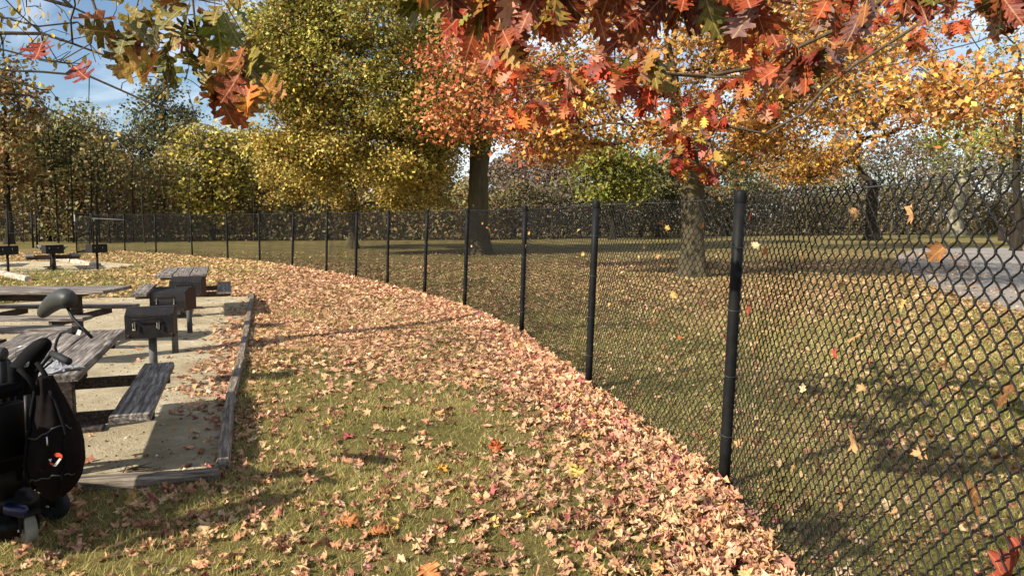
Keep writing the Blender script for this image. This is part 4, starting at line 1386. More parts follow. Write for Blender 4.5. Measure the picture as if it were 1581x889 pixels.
va_hi = [curled(fan_leaf(MAPLE_LO, True), lrng, 1.35) for _ in range(12)] + [curled(fan_leaf(MAPLE_HI, True), lrng, 1.2) for _ in range(5)]
va_mid = [curled(fan_leaf(MAPLE_LO), lrng, .95) for _ in range(8)]
va_lo = [curled((np.array([(0, 0, 0), (.5, .45, .1), (0, 1, 0), (-.5, .45, .12)], float), np.array([(0, 1, 2), (0, 2, 3)])), lrng, .8) for _ in range(8)]
_, n1 = litter('leaf_litter', 2.3, 7.0, 1100, va_hi, LIT, .057, .5, 1.0, 300, 'near carpet of dry tan leaves on the grass')
_, n2 = litter('leaf_litter', 7.0, 14.5, 1100, va_mid, LIT, .058, .45, 1.0, 0, 'middle carpet of dry tan leaves on the lawn')
_, n3 = litter('leaf_litter', 14.5, 36.0, 420, va_lo, LIT, .078, .36, .75, 0, 'far scatter of dry leaves over the lawn')
print('LEAVES', n1, n2, n3)

# crumbs, grit and bark chips on the sand
nc = 15000
cy_ = lrng.uniform(4.5, 15.5, nc); cx_ = lrng.uniform(-9, -1.9, nc)
kc = in_poly(cx_, cy_, PAD) & (lrng.random(nc) < .25 + .75 * vnoise(cx_ + 30, cy_ + 30, .5, 91))
cx_, cy_ = cx_[kc], cy_[kc]; nc = len(cx_)
chip = (np.array([(-.5, .1, 0), (.5, .2, 0), (.1, .9, 0), (0, .42, .45)], float), np.array([(0, 1, 3), (1, 2, 3), (2, 0, 3)]))
V, T, C = scatter([chip], np.stack([cx_, cy_, np.full(nc, .006)], 1), frames(np.tile([0, 0, 1.0], (nc, 1)) + lrng.normal(0, .12, (nc, 3)), lrng.uniform(0, 6.28, nc)), .010 * np.exp(lrng.normal(0, .55, nc)),
                  pick(lrng, nc, pal((3, (196, 180, 150)), (2, (140, 118, 92)), (2, (92, 74, 56)), (1, (220, 208, 184))), .2), lrng)
obj('sand_crumbs', tri_mesh('sand_crumbs', V, T, C), M['dry_leaf'], label='grit and bark crumbs on the near sandy pad', kind='stuff')

# distinct large leaves in the foreground
for (px, py, sz, col, lab, ax, oak) in [
        (530, 803, .15, S(170, 110, 66), 'large curled brown oak leaf lying in the foreground', (1, -.25, .1), True), (580, 818, .13, S(160, 100, 62), 'brown leaf beside the large curled oak leaf', (1, .1, .1), True),
        (655, 876, .17, S(196, 128, 78), 'big curled ochre leaf at the bottom edge', (.4, -1, .2), True), (765, 692, .12, S(160, 84, 50), 'upright rust brown leaf on the grass in mid foreground', (.1, .2, 1), False),
        (893, 727, .12, S(196, 168, 92), 'pale yellow leaf on the grass left of the nearest post', (-.5, .5, .1), False), (680, 722, .09, S(196, 152, 62), 'small yellow leaf on the grass', (.5, .5, .1), False)]:
    g = H(px, py, .04)
    place_leaf((oak_fallen if oak else maple_fallen)[int(px) % 5], None, g - np.array(Vector(ax).normalized()) * sz * .5, ax, (-.3, -.5, 1), sz, col, 'fallen_leaf', label=lab, cat='leaf')

def grass(y0, y1, dens, h, w):
    W = .74 * y1 + .6
    n = int(2 * W * (y1 - y0) * dens)
    y = lrng.uniform(y0, y1, n); x = lrng.uniform(-W, W, n)
    k = np.abs(x) < .74 * y + .6
    x, y = x[k], y[k]; n = len(x)
    tuft = vnoise(x + 90, y + 90, .13, 15) * .6 + vnoise(x + 90, y + 90, .9, 16) * .6
    k = (~in_poly(x, y, PAD)) & (~in_poly(x, y, ROAD)) & (lrng.random(n) < .35 + .9 * np.clip(tuft - .2, 0, 1))
    x, y, tuft = x[k], y[k], tuft[k]; n = len(x)
    a = lrng.uniform(0, 6.28, n)
    hh = h * np.exp(lrng.normal(0, .3, n)) * (.55 + .8 * tuft)
    lean = lrng.normal(0, .75, (n, 2)) * hh[:, None]
    dx, dy = np.cos(a) * w / 2, np.sin(a) * w / 2
    V = np.empty((n, 3, 3))
    V[:, 0] = np.stack([x - dx, y - dy, np.zeros(n)], 1); V[:, 1] = np.stack([x + dx, y + dy, np.zeros(n)], 1)
    V[:, 2] = np.stack([x + lean[:, 0], y + lean[:, 1], hh], 1)
    T = np.arange(n * 3).reshape(n, 3)
    m = vnoise(x + 20, y + 20, .8, 25)[:, None] + lrng.normal(0, .18, (n, 1)) + .12 * (fence_dist(x, y) > 0)[:, None]  # more straw beyond the fence: drier grass, also lightened against the mesh shadow
    C = np.where(m < .42, pick(lrng, n, pal((3, (110, 110, 56)), (2, (130, 126, 70)), (1, (90, 92, 46))), .2), pick(lrng, n, pal((3, (168, 153, 90)), (2, (190, 174, 114)), (2, (140, 138, 70))), .2))
    return V.reshape(-1, 3), T, np.repeat(C, 3, axis=0)
Vs, Ts, Cs, off = [], [], [], 0
for args in ((2.5, 5.2, 6800, .030, .0035), (5.2, 8.0, 3600, .032, .0055), (8.0, 13.0, 1300, .036, .010), (13.0, 24.0, 260, .045, .022)):
    V, T, C = grass(*args)
    Vs.append(V); Ts.append(T + off); Cs.append(C); off += len(V)
obj('grass_blades', tri_mesh('grass_blades', np.vstack(Vs), np.vstack(Ts), np.vstack(Cs)), M['grass_blade'], label='short olive green and straw coloured grass', kind='stuff')
print('GRASS', off // 3)

# ------------------------------------------------------------------ picnic tables
def board(L, w, t, rng, wear=.004):
    """a weathered board along x: slightly cupped, ends worn uneven"""
    n = 7
    vs, fs = [], []
    prof = [(-w / 2, -t / 2), (w / 2, -t / 2), (w / 2, t / 2 - .006), (w / 2 - .008, t / 2), (0, t / 2 - .002), (-w / 2 + .008, t / 2), (-w / 2, t / 2 - .006)]
    k = len(prof)
    for i in range(n):
        x = -L / 2 + L * i / (n - 1)
        for (y, z) in prof:
            ex = rng.normal(0, wear) if i in (0, n - 1) else 0
            vs.append((x + ex, y + rng.normal(0, wear * .4), z + rng.normal(0, wear * .25)))
    for i in range(n - 1):
        for j in range(k):
            a, b = i * k + j, i * k + (j + 1) % k
            fs.append((a, b, b + k, a + k))
    fs.append(tuple(range(k - 1, -1, -1))); fs.append(tuple(range((n - 1) * k, n * k)))
    return vs, fs

def picnic_table(loc, rz, label, L=1.92, LB=1.78, seed=0, bench_y=.635, bench_w=.23, mat='wood'):
    r = np.random.default_rng(seed)
    root = empty('picnic_table', loc, rz, label=label, cat='picnic table', group='weathered picnic tables')
    def put(name, L_, w, t, c, m=mat, parent=root):
        vs, fs = board(L_, w, t, r)
        return MB().add([(x + c[0], y + c[1], z + c[2]) for x, y, z in vs], fs).build(name, M[m], parent)
    for y in (-.255, 0, .255):
        put('tabletop_plank', L + r.normal(0, .012), .245, .042, (r.normal(0, .01), y, .72))
    for sgn in (-1, 1):
        put('bench_plank', LB, bench_w, .045, (0, sgn * bench_y, .43))
    for x in (-.58, .58):
        MB().box((x, 0, .33), (.10, .12, .70), bev=.008).build('leg', M['wood_dark'], root)
        MB().box((x + .071, 0, .675), (.04, .70, .085), bev=.006).build('top_cleat', M['wood_dark'], root)
        MB().box((x + .071, 0, .365), (.045, 2 * bench_y + .2, .085), bev=.006).build('cross_beam', M['wood_dark'], root)
        MB().box((x, 0, .012), (.16, .5, .05), bev=.006).build('foot', M['wood_dark'], root)
    MB().box((0, 0, .62), (1.06, .04, .09), bev=.005).build('brace', M['wood_dark'], root)
    return root

RZ1 = math.atan2(.94, -.34)
picnic_table((-3.26, 5.12, 0), RZ1, 'nearest picnic table, beside the wheelchair, a plastic bag on top', seed=1)
picnic_table((-5.70, 12.93, 0), RZ1 + .02, 'picnic table just behind the row of three near grills', seed=3, L=2.1, LB=1.95)
picnic_table((-6.30, 9.70, 0), math.radians(2), 'picnic table set crosswise at the left edge behind the headrest', seed=4, L=2.25, LB=2.1)
picnic_table((-15.0, 24.3, 0), RZ1 + .25, 'far picnic table on the second sandy pad, right one', seed=5, L=2.1)
picnic_table((-18.2, 25.2, 0), RZ1 + .1, 'far picnic table at the left edge behind the first far grill', seed=6, L=2.1)

br = np.random.default_rng(9)
bn = empty('wooden_bench', (-5.92, 8.2, 0), math.radians(1), label='low plank bench at the left edge just behind the nearest table', cat='bench')
for y in (-.08, .08):
    vs, fs = board(2.1, .15, .05, br)
    MB().add([(x, yy + y, z + .425) for x, yy, z in vs], fs).build('bench_plank', M['wood'], bn)
for x in (-.7, .7):
    MB().box((x, 0, .2), (.09, .24, .4), bev=.006).build('leg', M['wood_dark'], bn)

# ------------------------------------------------------------------ park grills
def park_grill(loc, rz, label, W=.41, D=.34, Hh=.27, z0=.54, post='grey_post', group='park grills', hood=True, slots=True):
    root = empty('park_grill', loc, rz, label=label, cat='grill', group=group)
    MB().lathe([(.037, -.02), (.037, .3), (.037, z0)], k=14).build('post', M[post], root, True)
    t = .006
    box = MB()
    box.box((0, 0, z0 + t / 2), (W, D, t))
    zt = z0 + Hh
    # plate facing the camera with two adjusting slots, built round the openings
    zf = z0 + Hh * (.80 if hood else 1)
    y = -D / 2 + t / 2
    cols = [(-W / 2, -W * .36, None), (-W * .36, -W * .30, (.35, .75)), (-W * .30, W * .14, None), (W * .14, W * .20, (.42, .72)), (W * .20, W / 2, None)]
    hh = zf - z0
    for (x0, x1, gap) in cols:
        cx, w = (x0 + x1) / 2, x1 - x0
        if gap is None or not slots:
            box.box((cx, y, z0 + hh / 2 + t / 2), (w, t, hh - t))
        else:
            g0, g1 = hh * gap[0], hh * gap[1]
            box.box((cx, y, z0 + t + (g0 - t) / 2), (w, t, g0 - t)); box.box((cx, y, z0 + (g1 + hh) / 2), (w, t, hh - g1))
    firebox = box.build('firebox', M['grill'], root)
    for sx in (-1, 1):
        x = sx * (W / 2 + t / 2)
        vs = [(x - t / 2, -D / 2, z0), (x - t / 2, D / 2, z0), (x - t / 2, D / 2, zt), (x - t / 2, -D / 2 + D * .45, zt), (x - t / 2, -D / 2, zf)]
        vs += [(a + t, b, c) for a, b, c in vs]
        MB().add(vs, [(0, 4, 3, 2, 1), (5, 6, 7, 8, 9)] + [(i, (i + 1) % 5, (i + 1) % 5 + 5, i + 5) for i in range(5)]).build('side_panel', M['rust'] if sx > 0 else M['grill'], root)
    if hood:
        y0, y1 = -D / 2 + .001, -D / 2 + D * .45
        m = MB()
        vs = [(-W / 2, y0, zf + .001), (W / 2, y0, zf + .001), (W / 2, y1, zt), (-W / 2, y1, zt)]
        vs += [(a, b, c + t) for a, b, c in vs]
        m.add(vs, [(3, 2, 1, 0), (4, 5, 6, 7), (0, 1, 5, 4), (1, 2, 6, 5), (2, 3, 7, 6), (3, 0, 4, 7)])
        m.box((0, (y1 + D / 2) / 2 - .05, zt + t / 2), (W, D * .30, t))
        m.build('hood', M['grill'], root)
    g = MB()
    for i in range(9):
        yy = -D / 2 + .03 + i * (D - .06) / 8
        g.tube([(-W / 2 + .01, yy, z0 + Hh * .55), (W / 2 - .01, yy, z0 + Hh * .55)], .006, 6)
    for x in (-W * .33, W * .17):
        g.tube([(x, -D / 2 + .03, z0 + Hh * .55), (x, -D / 2 - .02, z0 + Hh * .55), (x, -D / 2 - .02, z0 + Hh * .35)], .006, 6)
    g.build('grate', M['grill'], root, True)
    h = MB().tube([(-W * .34, -D / 2 - .008, z0 + hh * .86), (-W * .32, -D / 2 - .022, z0 + hh * .84), (W * .16, -D / 2 - .022, z0 + hh * .84), (W * .18, -D / 2 - .008, z0 + hh * .86)], .005, 6)
    h.build('handle', M['grill'], root, True)
    for sx in (-1, 1):
        MB().lathe([(.012, 0), (.010, .008)], (sx * W * .45, -D / 2 - .001, z0 + .03), 8, Matrix.Rotation(math.pi / 2, 3, 'X')).build('bolt', M['rust'], root)
    MB().lathe([(.07, -.012), (.07, 0)], (0, 0, z0), 12).build('mounting_plate', M['rust'], root)
    for x in (-W * .33, W * .17):  # bright steel strips added for the light that shows through the slots
        MB().box((x + .006, -D / 2 - .004, z0 + hh * .55), (.012, .004, hh * .34), bev=.001).build('slot_light_strip', M['steel'], root)
    return root
park_grill((-3.45, 7.07, 0), math.radians(20), 'nearest black park grill, above the end of the near bench')
park_grill((-4.15, 9.07, 0), math.radians(2), 'middle one of the three near black park grills')
park_grill((-4.66, 10.67, 0), math.radians(10), 'rearmost of the three near black park grills, in front of a table')
park_grill((-15.25, 22.5, 0), math.radians(50), 'far black grill at the left edge, leftmost of three', W=.5, hood=False, slots=False, post='grill')
park_grill((-14.30, 23.2, 0), math.radians(52), 'far black grill in front of the far table, middle of three', W=.5, hood=False, slots=False, post='grill')
park_grill((-13.24, 23.75, 0), math.radians(62), 'far black grill standing alone near the open gate', W=.5, hood=False, slots=False, post='grill')

# ------------------------------------------------------------------ timbers bordering the sand
def timber(a, b, label, w=.088, h=.10, mat='timber', seed=0, group='timbers bordering the near sandy pad', name='landscape_timber', sink=.02):
    r = np.random.default_rng(seed)
    a, b = np.array(a, float), np.array(b, float)
    L = np.linalg.norm(b - a)
    o = empty
    n = max(6, int(L / .25))
    prof = [(-w / 2, 0), (w / 2, 0), (w / 2, h * .72), (w * .36, h), (-w * .36, h), (-w / 2, h * .72)]
    k = len(prof); vs, fs = [], []
    for i in range(n + 1):
        x = L * i / n; wob = r.normal(0, .003, 2)
        for (y, z) in prof:
            vs.append((x + (r.normal(0, .006) if i in (0, n) else 0), y + wob[0] + r.normal(0, .0025), z - sink + wob[1] * (z > 0) + r.normal(0, .0025)))
    for i in range(n):
        for j in range(k):
            p, q = i * k + j, i * k + (j + 1) % k
            fs.append((p, q, q + k, p + k))
    fs.append(tuple(range(k - 1, -1, -1))); fs.append(tuple(range(n * k, (n + 1) * k)))
    t = MB().add(vs, fs).build(name, M[mat], None, label=label, cat='timber', group=group)
    t.location = (a[0], a[1], 0); t.rotation_euler = (0, 0, math.atan2(b[1] - a[1], b[0] - a[0]))
    return t
ends = [PAD_R0 + np.array([.03, .12, 0]), H(357, 616), H(372, 560), H(381, 510), PAD_R1]
labs = ['near weathered timber along the grass edge of the sandy pad', 'second timber from the near corner along the sandy pad', 'third timber from the near corner along the sandy pad', 'farthest timber along the grass edge of the near sandy pad']
for i in range(4):
    u = (ends[i + 1] - ends[i]) / np.linalg.norm(ends[i + 1] - ends[i])
    timber(ends[i] + u * .01, ends[i + 1] - u * .01, labs[i], seed=20 + i)
timber(PAD_R0 + np.array([.06, 0, 0]), PAD_R0 + fd * 2.5 + np.array([0, -.02, 0]), 'weathered timber across the near end of the sandy pad', seed=30)
timber(H(0, 424) + np.array([-1.5, 1.4, 0]), H(44, 434), 'pale bleached log at the left edge of the far pad', .17, .15, 'log', 31, 'pale logs bordering the far pad', 'border_log')
timber(H(74, 401), H(110, 404), 'pale bleached log behind the far grill', .16, .14, 'log', 32, 'pale logs bordering the far pad', 'border_log')
timber(H(112, 405), H(152, 411), 'pale bleached log ending at the lone far grill', .16, .14, 'log', 33, 'pale logs bordering the far pad', 'border_log')

# ------------------------------------------------------------------ wheelchair, backpack, plastic bag
wr = np.random.default_rng(81)
wo_ = np.array([-2.85, 3.85, 0.0])
wc = empty('wheelchair', tuple(wo_), label='black power wheelchair with padded headrest at the left edge', cat='wheelchair')
def Wp(px, py, d): return Vector(P(px, py, d) - wo_)
def pad(name, pts, rad, mat, squash=(1, 1), k=14, parent=wc):
    """a swept cushion"""
    m = MB(); pts = [Vector(p) for p in pts]
    n = 22; t = np.linspace(0, 1, len(pts)); tt = np.linspace(0, 1, n)
    # smooth the path
    A = np.array([list(p) for p in pts]); Q = np.stack([np.interp(tt, t, A[:, i]) for i in range(3)], 1)
    for _ in range(3): Q[1:-1] = (Q[:-2] + 2 * Q[1:-1] + Q[2:]) / 4
    R = np.interp(tt, t, rad)
    for _ in range(2): R[1:-1] = (R[:-2] + 2 * R[1:-1] + R[2:]) / 4
    cap = np.clip(np.minimum(tt, 1 - tt) / .09, 0, 1); R = R * np.sqrt(1 - (1 - cap) ** 2 * .96)
    m.tube([Vector(q) for q in Q], list(R), k)
    m.build(name, M[mat], parent, True)
    return m
# headrest: a winged cushion
hr = [Wp(63, 487, 4.02), Wp(74, 474, 3.96), Wp(88, 463, 3.88), Wp(101, 459, 3.82), Wp(111, 466, 3.78)]
pad('headrest', hr, [.026, .040, .050, .052, .036], 'vinyl_pad')
MB().tube([Wp(104, 474, 3.84), Wp(112, 490, 3.82), Wp(126, 505, 3.80), Wp(142, 521, 3.78)], .0085, 10).build('headrest_post', M['black_plastic'], wc, True)
MB().box(Wp(119, 508, 3.80), (.045, .03, .035), bev=.004).build('post_clamp', M['black_plastic'], wc)
MB().box(Wp(122, 513, 3.77), (.02, .004, .026), Matrix.Rotation(.4, 3, 'Y')).build('white_tag', M['white_print'], wc)
MB().tube([Wp(116, 515, 3.80), Wp(108, 513, 3.80), Wp(101, 511, 3.80), Wp(94, 514, 3.8), Wp(88, 524, 3.8), Wp(85, 536, 3.8), Wp(88, 546, 3.8)], .007, 8).build('cable', M['rubber'], wc, True)
# reclined backrest and seat
fw0 = Matrix.Rotation(math.radians(40), 3, 'Z')
pad('backrest', [Wp(14, 640, 3.9), Wp(24, 596, 3.88), Wp(40, 566, 3.86), Wp(56, 541, 3.84), Wp(74, 527, 3.80)], [.11, .10, .064, .050, .034], 'fabric_black')
MB().box((.13, .03, .63), (.12, .46, .54), fw0 @ Matrix.Rotation(.18, 3, 'Y'), bev=.04).build('back_shell', M['fabric_black'], wc, True)
fw = Matrix.Rotation(math.radians(65), 3, 'Z')  # unseen seat and arms, turned and enlarged to cast the foreground shadow
fo = Vector((.20, -.02, 0))
MB().box(fo + fw @ Vector((-.35, 0, .48)), (.62, .54, .14), fw, bev=.04).build('seat', M['fabric_black'], wc, True)
for sy in (-.32, .32):
    MB().box(fo + fw @ Vector((-.38, sy, .64)), (.54, .05, .28), fw, bev=.015).build('side_guard', M['black_plastic'], wc, True)
    MB().box(fo + fw @ Vector((-.36, sy, .84)), (.46, .10, .06), fw, bev=.02).build('arm_pad', M['fabric_black'], wc, True)
MB().box(fo + fw @ Vector((-.62, -.32, .92)), (.12, .09, .16), fw, bev=.02).build('joystick_box', M['black_plastic'], wc, True)
MB().box((.02, .02, .33), (.56, .42, .24), bev=.03).build('battery_box', M['black_plastic'], wc, True)
MB().tube([Wp(80, 545, 3.78), Wp(92, 551, 3.72), Wp(106, 558, 3.66)], [.016, .019, .019], 12).build('push_handle', M['rubber'], wc, True)
MB().tube([Wp(56, 575, 3.72), Wp(70, 556, 3.76), Wp(82, 545, 3.78)], .011, 8).build('handle_tube', M['black_plastic'], wc, True)
MB().tube([Wp(68, 568, 3.7), Wp(81, 557, 3.66)], .006, 8).build('recline_lever', M['black_plastic'], wc, True)
bk = [Wp(38, 566, 3.70), Wp(43, 560, 3.70), Wp(45, 558, 3.70), Wp(43, 565, 3.70), Wp(38, 566, 3.70)]
MB().tube(bk, .0025, 6).build('buckle', M['steel'], wc, True)
pad('armrest', [Wp(-14, 552, 3.6), Wp(-2, 546, 3.6), Wp(9, 546, 3.6)], [.03, .036, .03], 'vinyl_pad')
MB().tube([Wp(2, 556, 3.6), Wp(5, 600, 3.62), Wp(8, 690, 3.66)], .022, 10).build('arm_post', M['black_plastic'], wc, True)
for (a, b) in (((18, 600), (26, 700)), ((42, 610), (41, 700)), ((30, 670), (30, 740)), ((14, 690), (52, 735)), ((10, 610), (16, 740))):
    MB().tube([Wp(a[0], a[1], 3.74), Wp(b[0], b[1], 3.74)], .017, 10).build('frame_tube', M['black_plastic'], wc, True)
MB().box((.12, .03, .25), (.34, .06, .05), Matrix.Rotation(-.10, 3, 'Y'), bev=.01).build('chassis_arm', M['blue_paint'], wc)
MB().box((.02, -.16, .19), (.30, .10, .11), Matrix.Rotation(.12, 3, 'Y'), bev=.02).build('motor_shroud', M['blue_paint'], wc, True)
MB().box(Wp(18, 772, 3.74), (.24, .14, .13), Matrix.Rotation(.1, 3, 'Y'), bev=.03).build('lower_shroud', M['black_plastic'], wc, True)
MB().box(Wp(8, 812, 3.72), (.16, .12, .14), bev=.03).build('gearbox', M['black_plastic'], wc, True)
MB().box(Wp(24, 787, 3.62), (.12, .05, .06), Matrix.Rotation(.2, 3, 'Y'), bev=.015).build('motor_shroud', M['blue_paint'], wc, True)
for i in range(6):
    MB().tube([(-.02 + i * .022, -.215, .13), (-.02 + i * .022, -.222, .20), (-.02 + i * .022, -.19, .24)], .006, 6).build('cooling_rib', M['black_plastic'], wc, True)
MB().box((.20, -.02, .29), (.12, .02, .03), Matrix.Rotation(-.5, 3, 'Y'), bev=.004).build('bracket', M['steel'], wc)
def caster(c, rz, R, W, tyre_mat, hub_mat):
    t = bpy.data.objects.new('caster_wheel', None); COL.objects.link(t); t.parent = wc
    t.location = c; t.rotation_euler = (0, 0, rz)
    m = Matrix.Rotation(math.pi / 2, 3, 'X')
    MB().lathe([(R * .62, -W * .5), (R * .86, -W * .5), (R * .97, -W * .32), (R, 0), (R * .97, W * .32), (R * .86, W * .5), (R * .62, W * .5)], k=28, m=m).build('tyre', M[tyre_mat], t, True)
    MB().lathe([(R * .60, -W * .36), (R * .5, -W * .40), (R * .2, -W * .56), (R * .2, W * .56), (R * .5, W * .40), (R * .60, W * .36)], k=20, m=m).build('hub', M[hub_mat], t, True)
    for s in (-1, 1):
        MB().box((0.01, s * (W * .5 + .014), R * .45), (.035, .012, R * 1.15), Matrix.Rotation(.15, 3, 'Y'), bev=.003).build('fork', M['black_plastic'], t)
    MB().box((0.02, 0, R * 1.07), (.05, W + .05, .02), bev=.004).build('fork_crown', M['black_plastic'], t)
    MB().lathe([(.008, -W * .5 - .024), (.008, W * .5 + .024)], k=8, m=m).build('axle', M['steel'], t, True)
g = H(38, 845); caster(Vector((g[0] - wo_[0], g[1] - wo_[1] + .04, .085)), math.radians(-42), .08, .05, 'grey_rubber', 'steel')
g = H(79, 806); caster(Vector((g[0] - wo_[0], g[1] - wo_[1] + .03, .095)), math.radians(-5), .09, .05, 'rubber', 'black_plastic')
# large drive wheel, mostly out of frame
t = bpy.data.objects.new('drive_wheel', None); COL.objects.link(t); t.parent = wc; t.location = (-.14, -.26, .17)
m = Matrix.Rotation(math.pi / 2, 3, 'X')
MB().lathe([(.10, -.035), (.15, -.04), (.168, -.02), (.17, 0), (.168, .02), (.15, .04), (.10, .035)], k=28, m=m).build('tyre', M['rubber'], t, True)
MB().lathe([(.10, -.03), (.03, -.045), (.03, .045), (.10, .03)], k=20, m=m).build('hub', M['black_plastic'], t, True)

# backpack hanging on the chair's push handles
bpc = np.array(P(80, 660, 3.58)); b0 = bpc.copy(); b0[2] = 0
bag = empty('backpack', tuple(b0), label='dark brownish backpack hanging behind the wheelchair, orange and white mark on it', cat='backpack')
n, k = 40, 56
vs, fs = [], []
WR = [(0, .035), (.10, .05), (.22, .072), (.40, .105), (.58, .122), (.72, .124), (.84, .108), (.93, .078), (1.0, .03)]
for i in range(n):
    t = i / (n - 1); z = .89 - t * .60
    wx = float(np.interp(t, [q[0] for q in WR], [q[1] for q in WR])); wy = wx * 1.15
    for j in range(k):
        a = 2 * math.pi * j / k
        fold = .09 * abs(math.sin(a * 5 + t * 2.2 + .6 * math.sin(t * 6))) ** .6 * max(0, 1 - t * .9)
        f = 1 - fold + .035 * math.sin(a * 4 - t * 7 + 1) + .022 * math.sin(a * 9 + t * 13) + wr.normal(0, .006)
        if abs(t - .40) < .02: f -= .04
        vs.append((wx * math.cos(a) * f + .035 * math.sin(t * 2.6) - .02, wy * math.sin(a) * f, z + .010 * math.sin(a * 3 + t * 9)))
for i in range(n - 1):
    for j in range(k):
        a, b = i * k + j, i * k + (j + 1) % k
        fs.append((a, b, b + k, a + k))
fs.append(tuple(range(k - 1, -1, -1))); fs.append(tuple(range((n - 1) * k, n * k)))
MB().add(vs, fs).build('bag_body', M['fabric_brown'], bag, True)
bag_v, n_bag, k_bag = vs, n, k
for s in (-1, 1):
    MB().tube([(-.02, s * .05, .82), (-.06, s * .06, .90), (-.10, s * .07, .95)], .012, 8).build('strap', M['fabric_black'], bag, True)
def on_bag(a, t, out=.004):
    i = min(n_bag - 1, max(0, int(round(t * (n_bag - 1))))); j = int(round(a / (2 * math.pi) * k_bag)) % k_bag
    p = Vector(bag_v[i * k_bag + j]); q = Vector((p.x, p.y, 0)).normalized() * out
    return p + q
for t0, a0, a1, rr_, m_ in ((.42, 3.6, 6.1, .0045, 'vinyl_pad'), (.78, 3.7, 6.0, .004, 'vinyl_pad')):
    MB().tube([on_bag(a, t0 + .03 * math.sin(a * 2)) for a in np.linspace(a0, a1, 18)], rr_, 6).build('zip', M[m_], bag, True)
for a0 in (4.1, 5.6):
    MB().tube([on_bag(a0 + .1 * math.sin(t * 5), t, .006) for t in np.linspace(.08, .9, 20)], .008, 6).build('webbing', M['fabric_black'], bag, True)
MB().tube([on_bag(5.0, t, .008) for t in np.linspace(.43, .52, 4)], .004, 6).build('zip_pull', M['steel'], bag, True)
# the mark: an orange hook over a slanting white bar on the side towards us
lg = lambda px, py: Vector(P(px, py, 3.425) - b0)
def flat(name, pts, mat):
    q = [lg(*p) for p in pts]; off = Vector((-.02, .03, 0)).normalized() * .004
    nn = len(q)
    MB().add(q + [p + off for p in q], [tuple(range(nn)), tuple(range(2 * nn - 1, nn - 1, -1))] + [(i, (i + 1) % nn, (i + 1) % nn + nn, i + nn) for i in range(nn)]).build(name, M[mat], bag)
flat('mark_orange', [(83, 702), (86, 699), (92, 699), (96, 702), (96, 707), (92, 705), (86, 705)], 'orange')
flat('mark_white', [(92, 707), (95, 708), (86, 720), (82, 719)], 'white_print')
flat('mark_white_corner', [(75, 709), (80, 708), (78, 713)], 'white_print')
flat('mark_orange_corner', [(76, 714), (83, 715), (81, 719)], 'orange')

# crumpled plastic bag on the nearest table
pbx = H(90, 566, .765)
vs, fs = [], []
n, k = 9, 22
for i in range(n):
    t = i / (n - 1)
    for j in range(k):
        a = 2 * math.pi * j / k
        r_ = (.085 * (1 - t) ** .75 + .005) * (1 + .28 * math.sin(3 * a + 5 * t) + wr.normal(0, .13))
        vs.append((r_ * 1.25 * math.cos(a), r_ * .8 * math.sin(a), .0 + .055 * t * (1 + wr.normal(0, .25)) + (.004 if i else 0)))
for i in range(n - 1):
    for j in range(k):
        a, b = i * k + j, i * k + (j + 1) % k
        fs.append((a, b, b + k, a + k))
fs.append(tuple(range((n - 1) * k, n * k)))
pbag = MB().add(vs, fs).build('plastic_bag', M['bag_plastic'], None, label='crumpled thin white plastic bag on the nearest table', cat='bag')
pbag.location = (pbx[0], pbx[1], .745)
wt = MB().tube([(-.01, 0, 0), (-.012, 0, .05), (.03, .01, .062), (.10, .03, .058), (.16, .05, .03)], .0035, 6).build('wire_frame', M['steel'], None, True, label='small bent wire handle lying on the nearest table', cat='wire')
q = H(27, 547, .75); wt.location = (q[0], q[1], .745)

# broken sticks on the sand near the timber corner
sg = H(205, 730)
st = empty('stick_bundle', (sg[0], sg[1], 0), label='small heap of broken sticks on the sand by the timber', cat='sticks')
for i in range(11):
    a = wr.normal(.35, .5); L = wr.uniform(.1, .26); x, y = wr.normal(0, .06), wr.normal(0, .035)
    z = .012 + .006 * (i % 4)
    MB().tube([(x - L / 2 * math.cos(a), y - L / 2 * math.sin(a), z), (x, y + wr.normal(0, .008), z + .008), (x + L / 2 * math.cos(a), y + L / 2 * math.sin(a), z + wr.uniform(0, .025))], [.003, .005, .002], 6).build('stick', M['twig'], st, True)

# ------------------------------------------------------------------ gate, far fence, bollards
def pipe(pts, r, name, parent, mat='vinyl'): return MB().tube(pts, r, 10).build(name, M[mat], parent, True)
ga, gb = H(119, 393), np.array([-20.55, 36.3, 0])
gate = empty('gate', tuple(ga), label='open chain link gate leaf beside the lone far grill', cat='gate')
v = Vector(gb - ga)
for name, pts in (('frame_post', [(0, 0, .05), (0, 0, 1.84)]), ('frame_post', [v + Vector((0, 0, .05)), v + Vector((0, 0, 1.9))]), ('rail', [(0, 0, 1.78), v + Vector((0, 0, 1.78))]),
                  ('rail', [(0, 0, .1), v + Vector((0, 0, .1))]), ('rail', [(0, 0, .72), v + Vector((0, 0, .95))])):
    pipe(pts, .03, name, gate)
(V, Q), nrm = panel_mesh((ga, ga + np.array([0, 0, 1.8])), (gb, gb + np.array([0, 0, 1.8])), False, frng, ga, .0025)
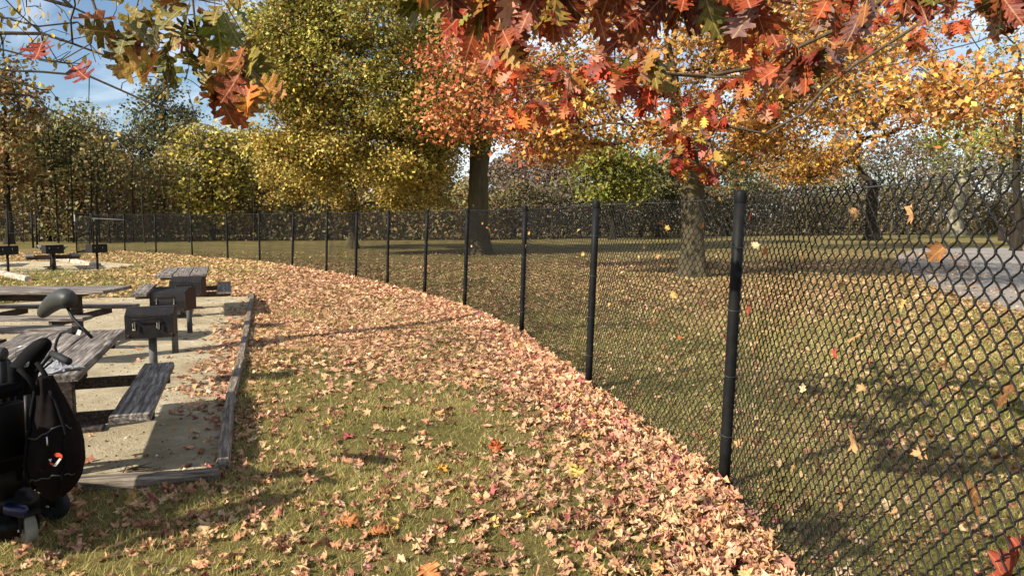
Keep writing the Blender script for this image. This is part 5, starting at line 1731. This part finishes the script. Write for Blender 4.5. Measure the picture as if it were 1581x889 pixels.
obj('chain_link_mesh', tri_mesh('chain_link_mesh', V, Q, smooth=True), M['wire'], gate, kind='stuff')
MB().box((.0, -.03, 1.62), (.05, .05, .30), bev=.006).build('latch_plate', M['steel'], gate)
q0, q1 = posts[-2][0], posts[-1][0]
pipe([q0 + np.array([0, 0, 1.53]) - org, q1 + np.array([0, 0, 1.60]) - org], .025, 'brace_rail', fence, 'grey_post')
pipe([q1 + np.array([.12, .1, 0]) - org, q1 + np.array([.12, .1, 1.98]) - org], .05, 'gate_post', fence)
fa = [np.array([-25.6, 40.2, 0]), np.array([-25.95, 40.4, 0]), np.array([-27.4, 40.6, 0]), np.array([-30.4, 41.0, 0])]
far = empty('chain_link_fence', tuple(fa[0]), label='short railed section of black chain link fence at the far left', cat='fence')
for i, p in enumerate(fa):
    pipe([p - fa[0], p - fa[0] + np.array([0, 0, 2.0])], .05 if i < 2 else .04, 'post', far)
for z in (1.95, 1.45, .82):
    pipe([fa[1] - fa[0] + np.array([0, 0, z]), fa[2] - fa[0] + np.array([0, 0, z - .03])], .025, 'rail', far)
pipe([fa[2] - fa[0] + np.array([0, 0, 1.42]), fa[3] - fa[0] + np.array([0, 0, 1.40])], .025, 'rail', far)
for i in (1, 2):
    (V, Q), nrm = panel_mesh((fa[i], fa[i] + np.array([0, 0, FENCE_H])), (fa[i + 1], fa[i + 1] + np.array([0, 0, FENCE_H])), False, frng, fa[0], .0025)
    obj('chain_link_mesh', tri_mesh('chain_link_mesh', V, Q, smooth=True), M['wire'], far, kind='stuff')

for i, (px, py, hh, lab) in enumerate([(1546, 372, .95, 'dark square bollard beyond the road, left of the pair'), (1563, 377, 1.05, 'dark square bollard beyond the road, nearer one'), (1580, 373, 1.5, 'taller dark post beyond the road at the right edge')]):
    p = H(px, py)
    o = MB().box((0, 0, hh / 2 - .02), (.36, .3, hh + .04), taper=.96, bev=.02).build('bollard', M['bollard'], None, label=lab, cat='bollard', group='dark bollards beyond the road')
    o.location = (p[0], p[1], 0)
